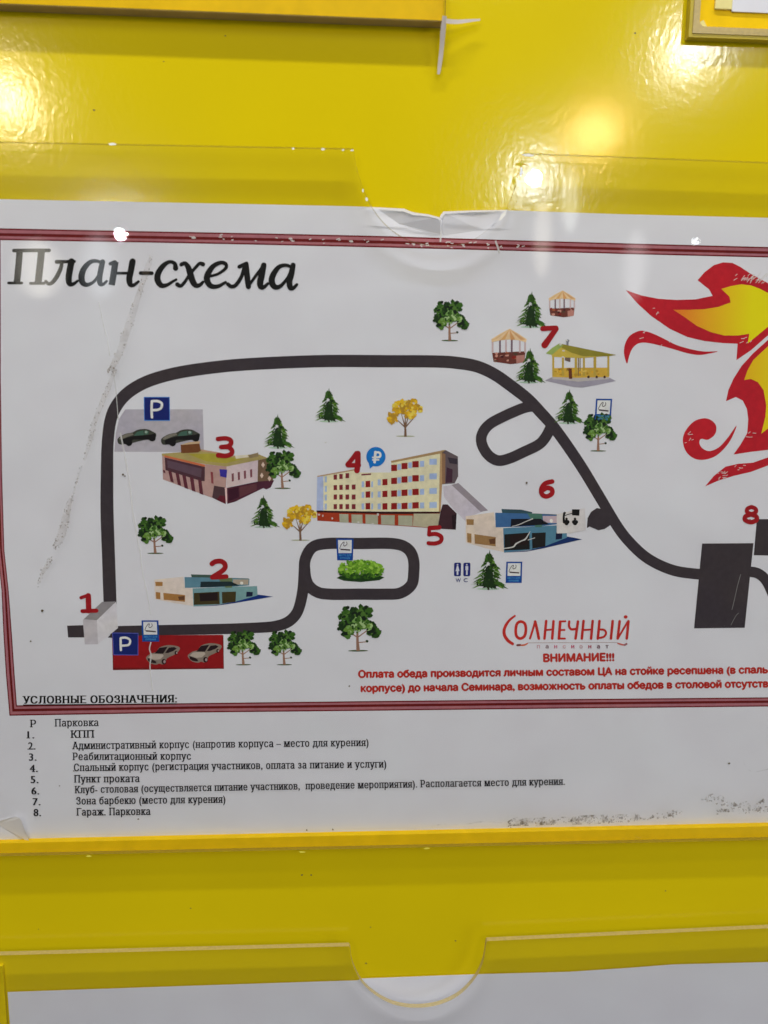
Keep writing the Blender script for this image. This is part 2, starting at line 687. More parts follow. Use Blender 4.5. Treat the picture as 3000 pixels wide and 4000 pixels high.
# ------------------------------------------------------------------ the yellow board
board = solid('yellow_wall_panel', [(-0.9, -0.9), (0.9, -0.9), (0.9, 0.9), (-0.9, 0.9)], -0.004, 0, M_BOARD, M_BOARD)
tag(board, 'large glossy yellow panel behind all the clear holders', 'wall panel', kind='structure')
fl = Flat(0, 0.00002)
for x, y, r in [(368, 430, 7), (2480, 130, 6), (1180, 3418, 5), (1215, 3418, 5), (745, 3548, 4), (1430, 3763, 5), (880, 140, 4), (2210, 3060, 4),
                (1780, 3675, 4), (1448, 3622, 3), (640, 240, 3), (150, 3630, 3), (2600, 3480, 4)]:
    fl.disc((x, y), r * .9, r * 0.55, M_SPECK, k=7, wob=0.35)
fl.build('dark_speck', board)

# ------------------------------------------------------------------ acrylic holders
NB, NF = 0.0045, 0.0071          # back and front of the clear plates


def outline_px(pts, n):
    return [xz(x, y, n) for x, y in pts]


# main holder with thumb notch
notch = smooth([(1383, 600), (1392, 655), (1412, 723), (1446, 803), (1501, 877), (1573, 931), (1663, 960), (1736, 965), (1826, 949), (1898, 904),
                (1962, 841), (1998, 768), (2023, 680), (2038, 617)], False, 4)
top = [(-520, 548), (0, 560), (1379, 586)] + notch + [(2043, 604), (3000, 640), (3520, 660)]
front = outline_px(top, NB)
zl = xz(0, 3352, NF)[1] + 0.0006
zr = xz(3000, 3283, NF)[1] + 0.0006
main_out = front + [(front[-1][0] - 0.01, zr - 0.0004), (front[0][0], zl + 0.0004)]
holder = bpy.data.objects.new('acrylic_holder', None)
COL.objects.link(holder)
tag(holder, 'wide clear acrylic holder with a thumb notch, over the printed site plan', 'acrylic holder', group='clear holders on the yellow panel')
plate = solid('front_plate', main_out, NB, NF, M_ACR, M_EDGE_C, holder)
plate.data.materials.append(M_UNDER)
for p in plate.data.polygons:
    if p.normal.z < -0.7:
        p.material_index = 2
b0 = xz(0, 3289, NB)
b1 = xz(3000, 3232, NB)
box('bottom_spacer', (front[0][0] + 0.0005, xz(0, 3352, NF)[1]), (front[-1][0] - 0.0105, (b0[1] + b1[1]) / 2), 0.00005, NB - 0.00005, M_BAR, holder, 0.0002)

# lower holder
low = smooth([(1367, 3690), (1377, 3751), (1413, 3823), (1469, 3874), (1536, 3908), (1618, 3921), (1710, 3910), (1792, 3871), (1853, 3807), (1884, 3741),
              (1896, 3670)], False, 5)
ltop = [(-320, 3724), (0, 3717), (1363, 3682)] + low + [(1900, 3662), (3000, 3612), (3350, 3597)]
lo = outline_px(ltop, NB)
holder2 = bpy.data.objects.new('acrylic_holder', None)
COL.objects.link(holder2)
tag(holder2, 'lowest clear holder, its beige sawn edge notched over a blank sheet', 'acrylic holder', group='clear holders on the yellow panel')
solid('front_plate', lo + [(lo[-1][0], -0.52), (lo[0][0], -0.52)], NB, NF, M_ACR, M_EDGE, holder2)
box('side_spacer', (-0.215, -0.52), (xz(8, 3900, NB)[0], xz(0, 3790, NB)[1]), 0.00005, 0.0016, M_SIDE, holder2, 0.0002)

# upper holder at the top edge of the frame
MB, MF = NB, NF
NB, NF = 0.0040, 0.0064          # the upper pair are shallower
hu = bpy.data.objects.new('acrylic_holder', None)
COL.objects.link(hu)
tag(hu, 'upper holder with an orange strip ending at white torn tape', 'acrylic holder', group='clear holders on the yellow panel')
zc = xz(860, 46, NF)[1]
xe = xz(1740, 60, NF)[0]
solid('front_plate', [(-0.25, zc), (xe, zc), (xe, 0.36), (-0.25, 0.36)], NB, NF, M_ACR, M_EDGE_D, hu)
box('bottom_spacer', (-0.25, zc + 0.0002), (xe - 0.0005, zc + 0.022), 0.00005, NB - 0.00005, M_BAR, hu, 0.0002)
bmb = solid('underside_strip', [(-0.25, zc - 0.0003), (xe - 0.0002, zc - 0.0003), (xe - 0.0002, zc - 0.00005), (-0.25, zc - 0.00005)], 0.00005, NF - 0.0003, M_BARSIDE, M_BARSIDE, hu)

# right-hand upper holder with rounded inner frame
NB, NF = 0.0024, 0.0040
hr = bpy.data.objects.new('acrylic_holder', None)
COL.objects.link(hr)
tag(hr, 'holder corner with a beige rounded rim around a grey sheet', 'acrylic holder', group='clear holders on the yellow panel')
cx, cz = xz(2690, 144, NF)
cx2 = cx + 0.2


def ring(name, d0, d1, n0, n1, mat, r, parent):
    """L-shaped rim along the left and bottom of the holder, inner corner rounded by r."""
    o = [(cx + d0, 0.36), (cx + d0, cz + d0), (cx2, cz + d0)]
    i = [(cx2, cz + d1)]
    for k in range(7):
        a = math.pi * 1.5 - k * math.pi / 12
        i.append((cx + d1 + r + r * math.cos(a), cz + d1 + r + r * math.sin(a)))
    i.append((cx + d1, 0.36))
    return solid(name, o + i, n0, n1, mat, mat, parent)


M_RIM = cut_edge('beige_rim', (0.60, 0.47, 0.17), 0.25, 0.3)
M_RIM_D = plain('olive_rim_side', (0.52, 0.41, 0.03), 0.4)
ring('outer_rim', 0, 0.0014, 0.00005, NF, M_RIM_D, 0.0005, hr)
ring('inner_rim', 0.00145, 0.0042, NB, NF + 0.0004, M_RIM, 0.0025, hr)
ring('orange_margin', 0.0040, 0.0175, 0.00005, NB - 0.0002, M_BAR, 0.0004, hr)
p0, p1 = xz(2806, -200, NB), xz(2856, 40, NB)
box('pale_spacer', (p0[0], p1[1]), (p1[0], 0.36), NB - 0.0002, NB + 0.0008, M_PALE, hr, 0.0002)
fl = Flat(0, NB + 0.0002)
fl.poly([(2735, 85), (2748, 78), (2762, 105), (2755, 108), (2737, 104)], M_PALE)
fl.build('pale_corner_chip', hr)
sheet_r = box('blank_sheet', (xz(2862, 0, NB + 0.0006)[0], xz(2900, 46, NB + 0.0006)[1]), (cx2, 0.36), NB + 0.0001, NB + 0.0006, M_PAPER, None, 0)
tag(sheet_r, 'grey corner of a sheet inside the beige-rimmed holder', 'paper sheet')

# white tape sticking out of the upper holder's corner
tp = bpy.data.objects.new('torn_tape', None)
COL.objects.link(tp)
tag(tp, 'thin curled white tape ends crossing at the corner of the upper holder', 'tape')


def tape(name, pts, ws, ns):
    v, f = [], []
    q = smooth([(a[0], a[1], w, n) for a, w, n in zip(pts, ws, ns)], False, 5)
    for i, (x, y, w, n) in enumerate(q):
        a, c = q[max(0, i - 1)], q[min(len(q) - 1, i + 1)]
        dx, dy = c[0] - a[0], c[1] - a[1]
        l = math.hypot(dx, dy)
        nx, ny = -dy / l * w / 2, dx / l * w / 2
        for dn in (0.0, 0.00035):
            v.append(P(x + nx, y + ny, n + dn))
            v.append(P(x - nx, y - ny, n + dn))
    for i in range(len(q) - 1):
        b, c = 4 * i, 4 * i + 4
        f += [[b, b + 1, c + 1, c], [b + 2, c + 2, c + 3, b + 3], [b, c, c + 2, b + 2], [b + 1, b + 3, c + 3, c + 1]]
    e = 4 * (len(q) - 1)
    f += [[0, 2, 3, 1], [e, e + 1, e + 3, e + 2]]
    me = bpy.data.meshes.new(name)
    me.from_pydata(v, [], f)
    me.materials.append(M_TAPE)
    me.update()
    return link(name, me, tp)


tape('hanging_strip', [(1737, 62), (1731, 115), (1725, 190), (1718, 250), (1713, 290)], [17, 20, 17, 16, 10], [0.0073, 0.006, 0.004, 0.0028, 0.0022])
tape('side_strip', [(1742, 82), (1785, 85), (1830, 81), (1876, 77)], [18, 17, 13, 7], [0.0073, 0.0055, 0.004, 0.003])

NB, NF = MB, MF
# ------------------------------------------------------------------ the sheets of paper
def sheet(name, pts, parent=None, n=N_PAPER, mat=None):
    return solid(name, outline_px(pts, n), n - 0.00015, n, mat or M_PAPER, M_PAPER_BACK, parent)


tear = [(1446, 809), (1520, 812), (1579, 817), (1590, 822), (1612, 832), (1640, 836), (1672, 839), (1700, 847), (1717, 851), (1722, 838), (1733, 828), (1790, 825), (1844, 824)]
bottom = [(3000, 3238), (1500, 3268), (0, 3295)]
lx, rx = -0.186, 0.238
outl = [(-290, 770), (0, 778), (430, 787), (800, 794), (1000, 798), (1380, 806)] + tear + [(1995, 822), (2400, 836), (3000, 851), (3330, 862)]
pl = outline_px(outl, N_PAPER)
bz0, bz1 = xz(0, 3293, N_PAPER)[1], xz(3000, 3236, N_PAPER)[1]
ol = [p for p in pl if lx < p[0] < rx]
ol = [(lx, ol[0][1])] + ol + [(rx, ol[-1][1]), (rx, bz1), (lx, bz0)]
plan = solid('site_plan_sheet', ol, N_PAPER - 0.00015, N_PAPER, M_PAPER, M_PAPER_BACK)
tag(plan, 'printed colour site plan with roads, buildings and legend, torn at its top edge', 'printed sheet')

bl = [(30, 3876), (700, 3853), (1397, 3830), (1413, 3823), (1869, 3806), (2222, 3797), (2450, 3782), (2632, 3768), (3000, 3759), (3300, 3752)]
bp = outline_px(bl, N_PAPER)
blank = solid('blank_sheet', bp + [(bp[-1][0], -0.5), (bp[0][0], -0.5)], N_PAPER - 0.00015, N_PAPER, paper_material('plain_copy_paper', (0.775, 0.80, 0.885)), M_PAPER_BACK)
tag(blank, 'blank white sheet in the lowest holder, seen through the notch', 'paper sheet')

# --- torn flaps behind the notch, folded corner, creases
def tilted(name, pts, mat, parent):
    """pts: (px, py, n)."""
    me = bpy.data.meshes.new(name)
    me.from_pydata([P(*p) for p in pts], [], [list(range(len(pts)))])
    me.materials.append(mat)
    me.update()
    if me.polygons[0].normal.y > 0:
        me.polygons[0].flip()
    return link(name, me, parent)


e = N_PAPER + 0.00002
tilted('torn_flap', [(1470, 812, e), (1579, 819, e + 0.0019), (1700, 851, e + 0.0026), (1720, 862, e + 0.0022), (1722, 915, e), (1640, 925, e), (1560, 875, e)], M_PAPER, plan)
tilted('torn_flap', [(1724, 842, e + 0.0019), (1735, 830, e + 0.0019), (1844, 827, e + 0.0016), (1990, 826, e), (1950, 862, e), (1880, 900, e), (1800, 925, e), (1730, 920, e)], M_PAPER, plan)
fl = Flat(6, N_PAPER + 0.0027)
fl.poly([(1440, 808), (1579, 815), (1612, 830), (1672, 837), (1717, 849), (1719, 855), (1700, 853), (1668, 845), (1612, 840), (1575, 826), (1440, 814)], M_PAPER_BACK)
fl.poly([(1721, 840), (1733, 826), (1844, 822), (1990, 820), (1990, 825), (1844, 829), (1738, 835), (1722, 856)], M_PAPER_BACK)
fl.build('torn_fibre_edge', plan)
c0 = N_PAPER + 0.0003
tilted('folded_corner', [(-60, 3222, c0), (60, 3190, c0 + 0.002), (78, 3196, c0 + 0.0026), (104, 3262, c0 + 0.0022), (116, 3290, c0 + 0.0012), (70, 3268, c0 + 0.0004), (-10, 3220, c0)], M_PAPER_BACK, plan)
tilted('folded_corner', [(-60, 3225, c0 + 0.0001), (-10, 3221, c0), (70, 3269, c0 + 0.0004), (112, 3292, c0), (-60, 3296, c0)], M_PAPER, plan)

# ------------------------------------------------------------------ the print: border
D1, D2, D3 = ink(96, 22, 34), ink(150, 96, 104), ink(92, 14, 24)
outer = [(-40, 2000), (-28, 2100), (0, 2200), (6, 2290), (13, 2400), (14, 2504), (24, 2661), (37, 2795)]
inner = [(2, 1500), (8, 1850), (19, 2200), (34, 2308), (40, 2390), (46, 2471), (57, 2634), (66, 2757)]
fl = Flat(1)


def band(pa, pb, f0, f1, mat):
    A = [tuple(a[k] + (b[k] - a[k]) * f0 for k in (0, 1)) for a, b in zip(pa, pb)]
    B = [tuple(a[k] + (b[k] - a[k]) * f1 for k in (0, 1)) for a, b in zip(pa, pb)]
    i0 = len(fl.v)
    mi = fl.mi(mat)
    for a, b in zip(A, B):
        fl.v.append(P(*a, fl.n))
        fl.v.append(P(*b, fl.n))
    for i in range(len(A) - 1):
        fl.f.append([i0 + 2 * i, i0 + 2 * i + 1, i0 + 2 * i + 3, i0 + 2 * i + 2])
        fl.m.append(mi)


FR = [(0, .13, D1), (.13, .40, D2), (.40, .66, D3), (.66, .87, D2), (.87, 1, D1)]
t_out = [(-36, 891), (600, 904), (1000, 911), (1500, 922), (2000, 938), (2500, 952), (3000, 965), (3080, 967)]
t_in = [(2, 938), (600, 948), (1000, 956), (1500, 967), (2000, 980), (2500, 994), (3000, 1006), (3080, 1008)]
b_in = [(66, 2748), (800, 2737), (1500, 2739), (2200, 2731), (3000, 2724), (3080, 2723)]
b_out = [(37, 2796), (800, 2783), (1500, 2776), (2200, 2768), (3000, 2760), (3080, 2759)]
b_in = [(66, 2755), (800, 2746), (1500, 2738), (2200, 2731), (3000, 2724), (3080, 2723)]
l_out = [(-36, 891), (-34, 1500), (-26, 1850), (-10, 2150), (6, 2308), (13, 2471), (23, 2634), (37, 2796)]
l_in = [(2, 938), (3, 1500), (8, 1850), (17, 2150), (34, 2308), (46, 2471), (57, 2634), (66, 2755)]
for f0, f1, m in FR:
    band(t_out, t_in, f0, f1, m)
    band(l_out, l_in, f0, f1, m)
    band(b_out, b_in, f0, f1, m)
fl.build('printed_border', plan)

# ------------------------------------------------------------------ the print: title
INK = ink(22, 20, 24)
fl = Flat(2)
a = zm(2.765, 0, 850)
S = lambda pts, w, f, **k: fl.stroke(pts, [x * 1.08 for x in w] if isinstance(w, list) else w * 1.08, INK, f, **k)
S([(150, 356), (335, 354), (530, 354)], 36, a)                       # П
S([(212, 365), (200, 520), (183, 700)], 66, a, caps=False)
S([(448, 365), (432, 520), (412, 700)], 70, a, caps=False)
S([(92, 706), (235, 706)], 28, a)
S([(330, 710), (475, 710)], 28, a)
S([(612, 478), (700, 476), (802, 474)], [40, 34, 34], a)            # л
S([(668, 482), (655, 550), (612, 640), (565, 700), (525, 715), (495, 690)], [34, 40, 44, 40, 34, 34], a)
S([(772, 474), (755, 560), (742, 650), (752, 712), (790, 718), (838, 684)], [66, 66, 64, 56, 36, 26], a)
S([(1112, 500), (1050, 470), (975, 480), (905, 555), (880, 640), (895, 705), (945, 725), (1015, 690), (1070, 610), (1105, 520)],
  [30, 34, 44, 58, 64, 58, 40, 30, 28, 28], a)                        # а
S([(1108, 478), (1090, 560), (1075, 650), (1082, 712), (1115, 718), (1152, 686)], [52, 56, 56, 50, 34, 24], a)
S([(1192, 498), (1240, 484)], [36, 46], a)                            # н
S([(1246, 476), (1228, 600), (1206, 728)], 64, a, caps=False)
S([(1240, 600), (1400, 600)], 28, a)
S([(1432, 474), (1412, 580), (1396, 660), (1408, 720), (1445, 728), (1496, 690)], [64, 64, 62, 54, 36, 26], a)
S([(1518, 599), (1640, 600)], 38, a)                                  # -
b = zm(2.37, 550, 900)
S([(322, 350), (312, 305), (262, 292), (205, 330), (160, 400), (156, 460), (188, 508), (240, 506), (300, 470), (328, 455)],
  [46, 34, 32, 44, 52, 54, 46, 32, 24, 22], b)                       # с
S([(375, 316), (408, 305), (438, 340), (458, 400), (480, 470), (508, 508), (545, 506), (575, 478)], [34, 36, 48, 54, 54, 46, 34, 26], b)
S([(575, 314), (545, 306), (510, 340), (455, 405), (405, 480), (368, 514), (338, 500)], [38, 30, 28, 28, 28, 32, 38], b)
S([(635, 425), (715, 402), (784, 352), (786, 312), (740, 298), (672, 330), (625, 395), (612, 455), (645, 512), (712, 518), (785, 480)],
  [24, 24, 28, 34, 34, 42, 52, 54, 46, 34, 24], b)                   # е
S([(912, 336), (980, 304)], [34, 30], b)                              # м
S([(962, 320), (935, 420), (885, 500), (842, 520), (806, 498)], [30, 32, 34, 34, 34], b)
S([(975, 312), (984, 420), (996, 520)], [44, 50, 46], b)
S([(994, 520), (1065, 420), (1140, 322)], [26, 26, 30], b)
S([(1138, 322), (1118, 420), (1105, 480), (1112, 522), (1140, 524), (1176, 492)], [48, 56, 56, 48, 34, 24], b)
S([(1402, 345), (1345, 322), (1280, 338), (1228, 405), (1212, 470), (1238, 520), (1288, 518), (1348, 455), (1392, 375)],
  [26, 30, 38, 50, 54, 48, 34, 26, 26], b)
S([(1410, 322), (1392, 410), (1376, 470), (1384, 528), (1410, 534), (1446, 500)], [44, 52, 52, 46, 34, 24], b)
fl.build('printed_title', plan)

# ------------------------------------------------------------------ the print: roads
ROAD = ink(56, 51, 55)
fl = Flat(2)
fl.stroke([(430, 2360), (424, 2180), (418, 2000), (418, 1850), (420, 1740), (430, 1650), (452, 1590), (495, 1538), (560, 1497), (640, 1469), (740, 1448), (880, 1430),
           (1000, 1421), (1150, 1414), (1300, 1410), (1500, 1411), (1700, 1412), (1790, 1418), (1865, 1432), (1931, 1462), (1993, 1505), (2061, 1558), (2113, 1612),
           (2172, 1680), (2264, 1812), (2343, 1942), (2416, 2063), (2470, 2129), (2524, 2177), (2585, 2211), (2651, 2233), (2740, 2244)],
          [51, 51, 51, 49, 47, 47, 48, 48, 48, 48, 48, 48, 48, 48, 48, 48, 48, 48, 47, 47, 47, 46, 45, 44, 43, 42, 42, 42, 42, 42, 42, 42], ROAD, caps=False)
fl.poly([(262, 2444), (330, 2442), (330, 2490), (266, 2490)], ROAD)
fl.poly([(420, 2490), (440, 2472), (440, 2492)], ROAD)
fl.stroke([(430, 2466), (600, 2462), (869, 2457), (1000, 2452), (1070, 2447), (1120, 2432), (1152, 2405), (1170, 2368), (1184, 2300), (1190, 2220)],
          [40, 40, 41, 41, 42, 43, 43, 43, 44, 46], ROAD, caps=False)
fl.stroke([(1190, 2225), (1194, 2180), (1222, 2137), (1280, 2123), (1400, 2123), (1530, 2123), (1588, 2140), (1614, 2180), (1616, 2240), (1606, 2286), (1562, 2317),
           (1500, 2321), (1400, 2321), (1290, 2321), (1238, 2312), (1202, 2280)], 44, ROAD, closed=True)
fl.stroke([(2088, 1586), (2047, 1593), (1967, 1627), (1909, 1660), (1882, 1700), (1884, 1739), (1909, 1779), (1946, 1799), (1989, 1791), (2047, 1765), (2105, 1736),
           (2134, 1703), (2158, 1655)], 42, ROAD, caps=False)
g4 = zm(1.659, 2000, 1900)
fl.poly([(485, 270), (490, 205), (512, 165), (550, 140), (600, 150), (660, 205), (636, 252), (600, 276), (560, 285), (520, 268), (503, 260)], ROAD, g4)
fl.poly([(1232, 370), (1565, 368), (1508, 916), (1180, 920)], ROAD, g4)
fl.poly([(1587, 212), (1700, 212), (1690, 448), (1567, 446)], ROAD, g4)
fl.poly([(1645, 212), (1700, 212), (1695, 460), (1645, 460)], ink(182, 182, 186), g4) if False else None
fl.stroke([(1545, 553), (1590, 562), (1630, 590), (1662, 635), (1700, 720)], 68, ROAD, g4, caps=False)
fl.build('printed_road', plan)

# gate block
fl = Flat(4)
g = zm(2.37, 230, 2280)
fl.poly([(228, 330), (400, 168), (530, 165), (352, 338)], ink(128, 126, 130), g)
fl.poly([(222, 332), (352, 338), (362, 560), (240, 562)], ink(168, 166, 174), g)
fl.poly([(352, 338), (530, 167), (548, 410), (362, 560)], ink(188, 188, 196), g)
fl.build('printed_gatehouse', plan)

# ------------------------------------------------------------------ the print: parking lots, cars, signs
NAVY, PWHITE = ink(18, 38, 98), ink(196, 208, 222)
fl = Flat(1)
q = zm(3.687, 400, 1500)
fl.poly([(172, 975), (192, 720), (240, 500), (330, 365), (1445, 365), (1462, 980)], ink(158, 156, 166), q)
lot = fl.build('printed_parking_lot', plan)
lot['label'] = 'grey parking lot'
fl = Flat(3)
fl.poly([(398, 800), (1112, 796), (1118, 1012), (402, 1017)], ink(132, 20, 32), zm(1.659, 200, 2000))
fl.stroke([(398, 800), (402, 1017), (1118, 1012), (1112, 798)], 8, ink(104, 14, 26), zm(1.659, 200, 2000), sm=False, caps=False)
lot = fl.build('printed_parking_lot', plan)
lot['label'] = 'red parking lot'


def car(name, f, body, glass, dark, hood, outline, parts, label):
    fl = Flat(5)
    fl.poly(outline, body, f, True, 3)
    fl.poly(parts['hood'], hood, f)
    o = fl.build(name, plan)
    o['label'] = label
    fl = Flat(6)
    for w in parts['glass']:
        fl.poly(w, glass, f)
    fl.build('window', o)
    for c, rx_, ry_ in parts['wheels']:
        fl = Flat(7)
        fl.disc(c, rx_, ry_, dark, f, k=14)
        if 'rim' in parts:
            fl.disc((c[0] + 6, c[1]), rx_ * .5, ry_ * .55, parts['rim'], f, k=10)
        fl.build('wheel', o)
    if 'dark' in parts:
        fl = Flat(6)
        for w in parts['dark']:
            fl.poly(w, dark, f)
        fl.build('grille', o)
    return o


gp = dict(hood=[(235, 790), (275, 752), (345, 718), (432, 704), (450, 730), (350, 765), (265, 800)],
          glass=[[(452, 745), (500, 690), (590, 668), (600, 735)], [(610, 730), (600, 670), (668, 680), (660, 725)]],
          wheels=[((382, 850), 48, 42), ((722, 785), 46, 40)],
          dark=[[(270, 808), (350, 772), (440, 752), (690, 730), (760, 712), (768, 760), (700, 800), (440, 800), (410, 850), (280, 868)]])
for dx, dy, lab in ((0, 0, 'dark green car beside the road bend'), (628, 4, 'dark green car above the brown rooftop hut')):
    sh = lambda p, dx=dx, dy=dy: q((p[0] + dx, p[1] + dy))
    o = car('printed_car', sh, ink(58, 60, 54), ink(62, 92, 80), ink(30, 28, 30), ink(108, 106, 96),
            [(215, 800), (232, 775), (262, 752), (340, 714), (430, 698), (500, 662), (580, 648), (660, 654), (730, 688), (775, 718), (768, 770), (725, 825), (680, 815), (640, 802),
             (440, 848), (415, 882), (375, 894), (330, 868), (260, 872), (225, 850)], gp, lab)
    fl = Flat(8)
    fl.disc((630, 692), 22, 20, ink(130, 150, 140), sh, k=8)
    fl.build('window_glint', o)
sp = dict(hood=[(825, 682), (856, 656), (884, 650), (960, 652), (972, 668), (938, 700), (880, 705)],
          glass=[[(886, 646), (930, 594), (1006, 584), (966, 648)], [(984, 640), (1018, 592), (1068, 586), (1092, 600), (1062, 622), (1010, 642)]],
          wheels=[((972, 722), 22, 26), ((1085, 640), 14, 18)], rim=ink(150, 132, 132),
          dark=[[(822, 688), (880, 708), (902, 722), (900, 738), (850, 732), (826, 715)]])
for dx, dy, lab in ((0, 0, 'silver car nearer the blue parking sign'), (386, -18, 'silver car at the far end of the red lot')):
    sh = lambda p, dx=dx, dy=dy: g((p[0] + dx, p[1] + dy))
    car('printed_car', sh, ink(122, 112, 102), ink(38, 28, 32), ink(40, 28, 30), ink(164, 154, 142),
        [(808, 682), (850, 648), (900, 632), (930, 592), (1000, 570), (1062, 572), (1112, 586), (1118, 612), (1072, 655), (1000, 692), (988, 735), (960, 748), (930, 740), (900, 750),
         (850, 738), (820, 712)], sp, lab)


def parking_sign(pts, f, letter, lw, label, rim):
    fl = Flat(8)
    fl.poly(pts, NAVY, f)
    fl.stroke(pts + [pts[0]], lw * .28, rim, f, sm=False, caps=False)
    o = fl.build('printed_parking_sign', plan)
    o['label'] = label
    fl = Flat(9)
    for s in letter:
        fl.stroke(s, lw, PWHITE, f, sub=8)
    fl.build('letter', o)


parking_sign([(600, 190), (965, 190), (970, 525), (605, 525)], q, [[(712, 250), (708, 370), (714, 480)], [(712, 248), (790, 246), (848, 272), (856, 312), (838, 352), (790, 372), (725, 376)]], 36,
             'blue P sign over the grey parking lot', ink(70, 120, 190))
parking_sign([(497, 456), (733, 460), (732, 660), (507, 658)], g, [[(572, 505), (572, 560), (574, 615)], [(575, 502), (620, 500), (655, 518), (658, 545), (640, 568), (582, 574)]], 21,
             'blue P sign on the red parking lot', ink(78, 84, 168))

SBLUE, SWHITE, SLIGHT = ink(20, 66, 136), ink(196, 200, 208), ink(70, 138, 186)


def smoking_sign(tl, tr, br, bl_, label):
    def at(u, v):
        x = (tl[0] * (1 - u) + tr[0] * u) * (1 - v) + (bl_[0] * (1 - u) + br[0] * u) * v
        y = (tl[1] * (1 - u) + tr[1] * u) * (1 - v) + (bl_[1] * (1 - u) + br[1] * u) * v
        return (x, y)
    f = lambda p: at(*p)
    fl = Flat(8)
    fl.poly([(0, 0), (1, 0), (1, 1), (0, 1)], SBLUE, f)
    fl.poly([(.1, .07), (.9, .07), (.9, .67), (.1, .67)], SWHITE, f)
    o = fl.build('printed_smoking_sign', plan)
    o['label'] = label
    fl = Flat(9)
    K = ink(66, 56, 62)
    fl.poly([(.2, .46), (.82, .50), (.82, .56), (.24, .53)], K, f)
    fl.stroke([(.18, .46), (.24, .34), (.36, .2), (.46, .17), (.42, .3), (.5, .34), (.62, .26), (.6, .16)], .035, K, f)
    fl.build('cigarette_symbol', o)
    fl = Flat(10)
    x0, y0 = at(.12, .81); x1, y1 = at(.88, .81)
    h = abs(bl_[1] - tl[1])
    text(fl, 'МЕСТО ДЛЯ', x0, y0, x1, y1, h * .085, SLIGHT, bold=0.02)
    x0, y0 = at(.2, .94); x1, y1 = at(.8, .94)
    text(fl, 'КУРЕНИЯ', x0, y0, x1, y1, h * .085, SLIGHT, bold=0.02)
    fl.build('lettering', o)


def sg(f, pts):
    return [f(p) for p in pts]


smoking_sign(*sg(zm(1.659, 1000, 2000), [(520, 172), (632, 172), (628, 313), (526, 313)]), 'smoking sign above the green bush')
smoking_sign(*sg(zm(1.659, 200, 2000), [(585, 702), (695, 702), (700, 840), (590, 840)]), 'smoking sign over the red parking lot')
smoking_sign(*sg(zm(2.765, 1750, 1900), [(630, 813), (803, 813), (796, 1042), (622, 1042)]), 'smoking sign beside the largest pine')
smoking_sign(*sg(zm(1.843, 1600, 1050), [(1342, 935), (1459, 936), (1448, 1103), (1332, 1098)]), 'smoking sign under the yellow pavilion')

# WC sign
w = zm(2.765, 1750, 1900)
WN = ink(38, 44, 104)
fl = Flat(8)
for x in (65, 166):
    fl.poly([(x, 835), (x + 12, 824), (x + 66, 824), (x + 76, 835), (x + 74, 960), (x + 64, 970), (x + 10, 970), (x + 0, 960)], WN, w)
wc = fl.build('printed_toilet_sign', plan)
fl = Flat(9)
WL = ink(186, 190, 205)
fl.disc((103, 846), 9, 9, WL, w)
fl.poly([(96, 858), (110, 858), (124, 915), (112, 915), (112, 955), (94, 955), (94, 915), (82, 915)], WL, w)
fl.disc((203, 846), 9, 9, WL, w)
fl.poly([(188, 860), (218, 860), (218, 905), (212, 905), (212, 955), (194, 955), (194, 905), (188, 905)], WL, w)
fl.build('figure_symbol', wc)
fl = Flat(9)
text(fl, 'W', *w((84, 1034)), *w((138, 1033)), 15, WN, bold=.02)
text(fl, 'C', *w((170, 1033)), *w((212, 1032)), 15, WN, bold=.02)
fl.build('lettering', wc)

# presentation pictogram
BK = ink(20, 20, 24)
fl = Flat(13)
fl.poly([(1200, 310), (1480, 240), (1480, 440), (1190, 470)], ink(186, 185, 189), w) if False else None
fl.poly([(1340, 248), (1422, 248), (1418, 316), (1340, 312)], BK, w)
fl.stroke([(1254, 290), (1250, 340), (1252, 388)], 24, BK, w)
fl.disc((1262, 286), 12, 12, BK, w)
fl.stroke([(1258, 316), (1300, 302), (1342, 290)], 8, BK, w)
for x in (1280, 1372):
    fl.disc((x, 352), 13, 15, BK, w)
    fl.disc((x, 384), 34, 24, BK, w)
    fl.disc((x, 400), 22, 20, BK, w)
fl.build('printed_lecture_symbol', plan)

# rouble balloon
z2 = zm(2.552, 1200, 1700)
fl = Flat(8)
RB = ink(22, 104, 178)
fl.disc((685, 214), 96, 97, RB, z2, k=40)
fl.poly([(612, 280), (660, 305), (626, 334)], RB, z2)
rb = fl.build('printed_rouble_balloon', plan)
fl = Flat(9)
fl.stroke([(680, 168), (676, 215), (672, 268)], 26, PWHITE, z2)
fl.stroke([(682, 172), (715, 172), (730, 192), (722, 216), (682, 222)], 22, PWHITE, z2)
fl.stroke([(652, 222), (690, 222)], 15, PWHITE, z2)
fl.stroke([(654, 246), (712, 246)], 15, PWHITE, z2)
fl.build('rouble_symbol', rb)

# ------------------------------------------------------------------ the print: numbers
RED = ink(138, 20, 34)


def number(strokes, f, label):
    fl = Flat(12)
    for pts, wd, sm in strokes:
        fl.stroke(pts, [x * 1.34 for x in wd] if isinstance(wd, list) else wd * 1.34, RED, f, sm=sm)
    o = fl.build('printed_number', plan)
    o['label'] = label


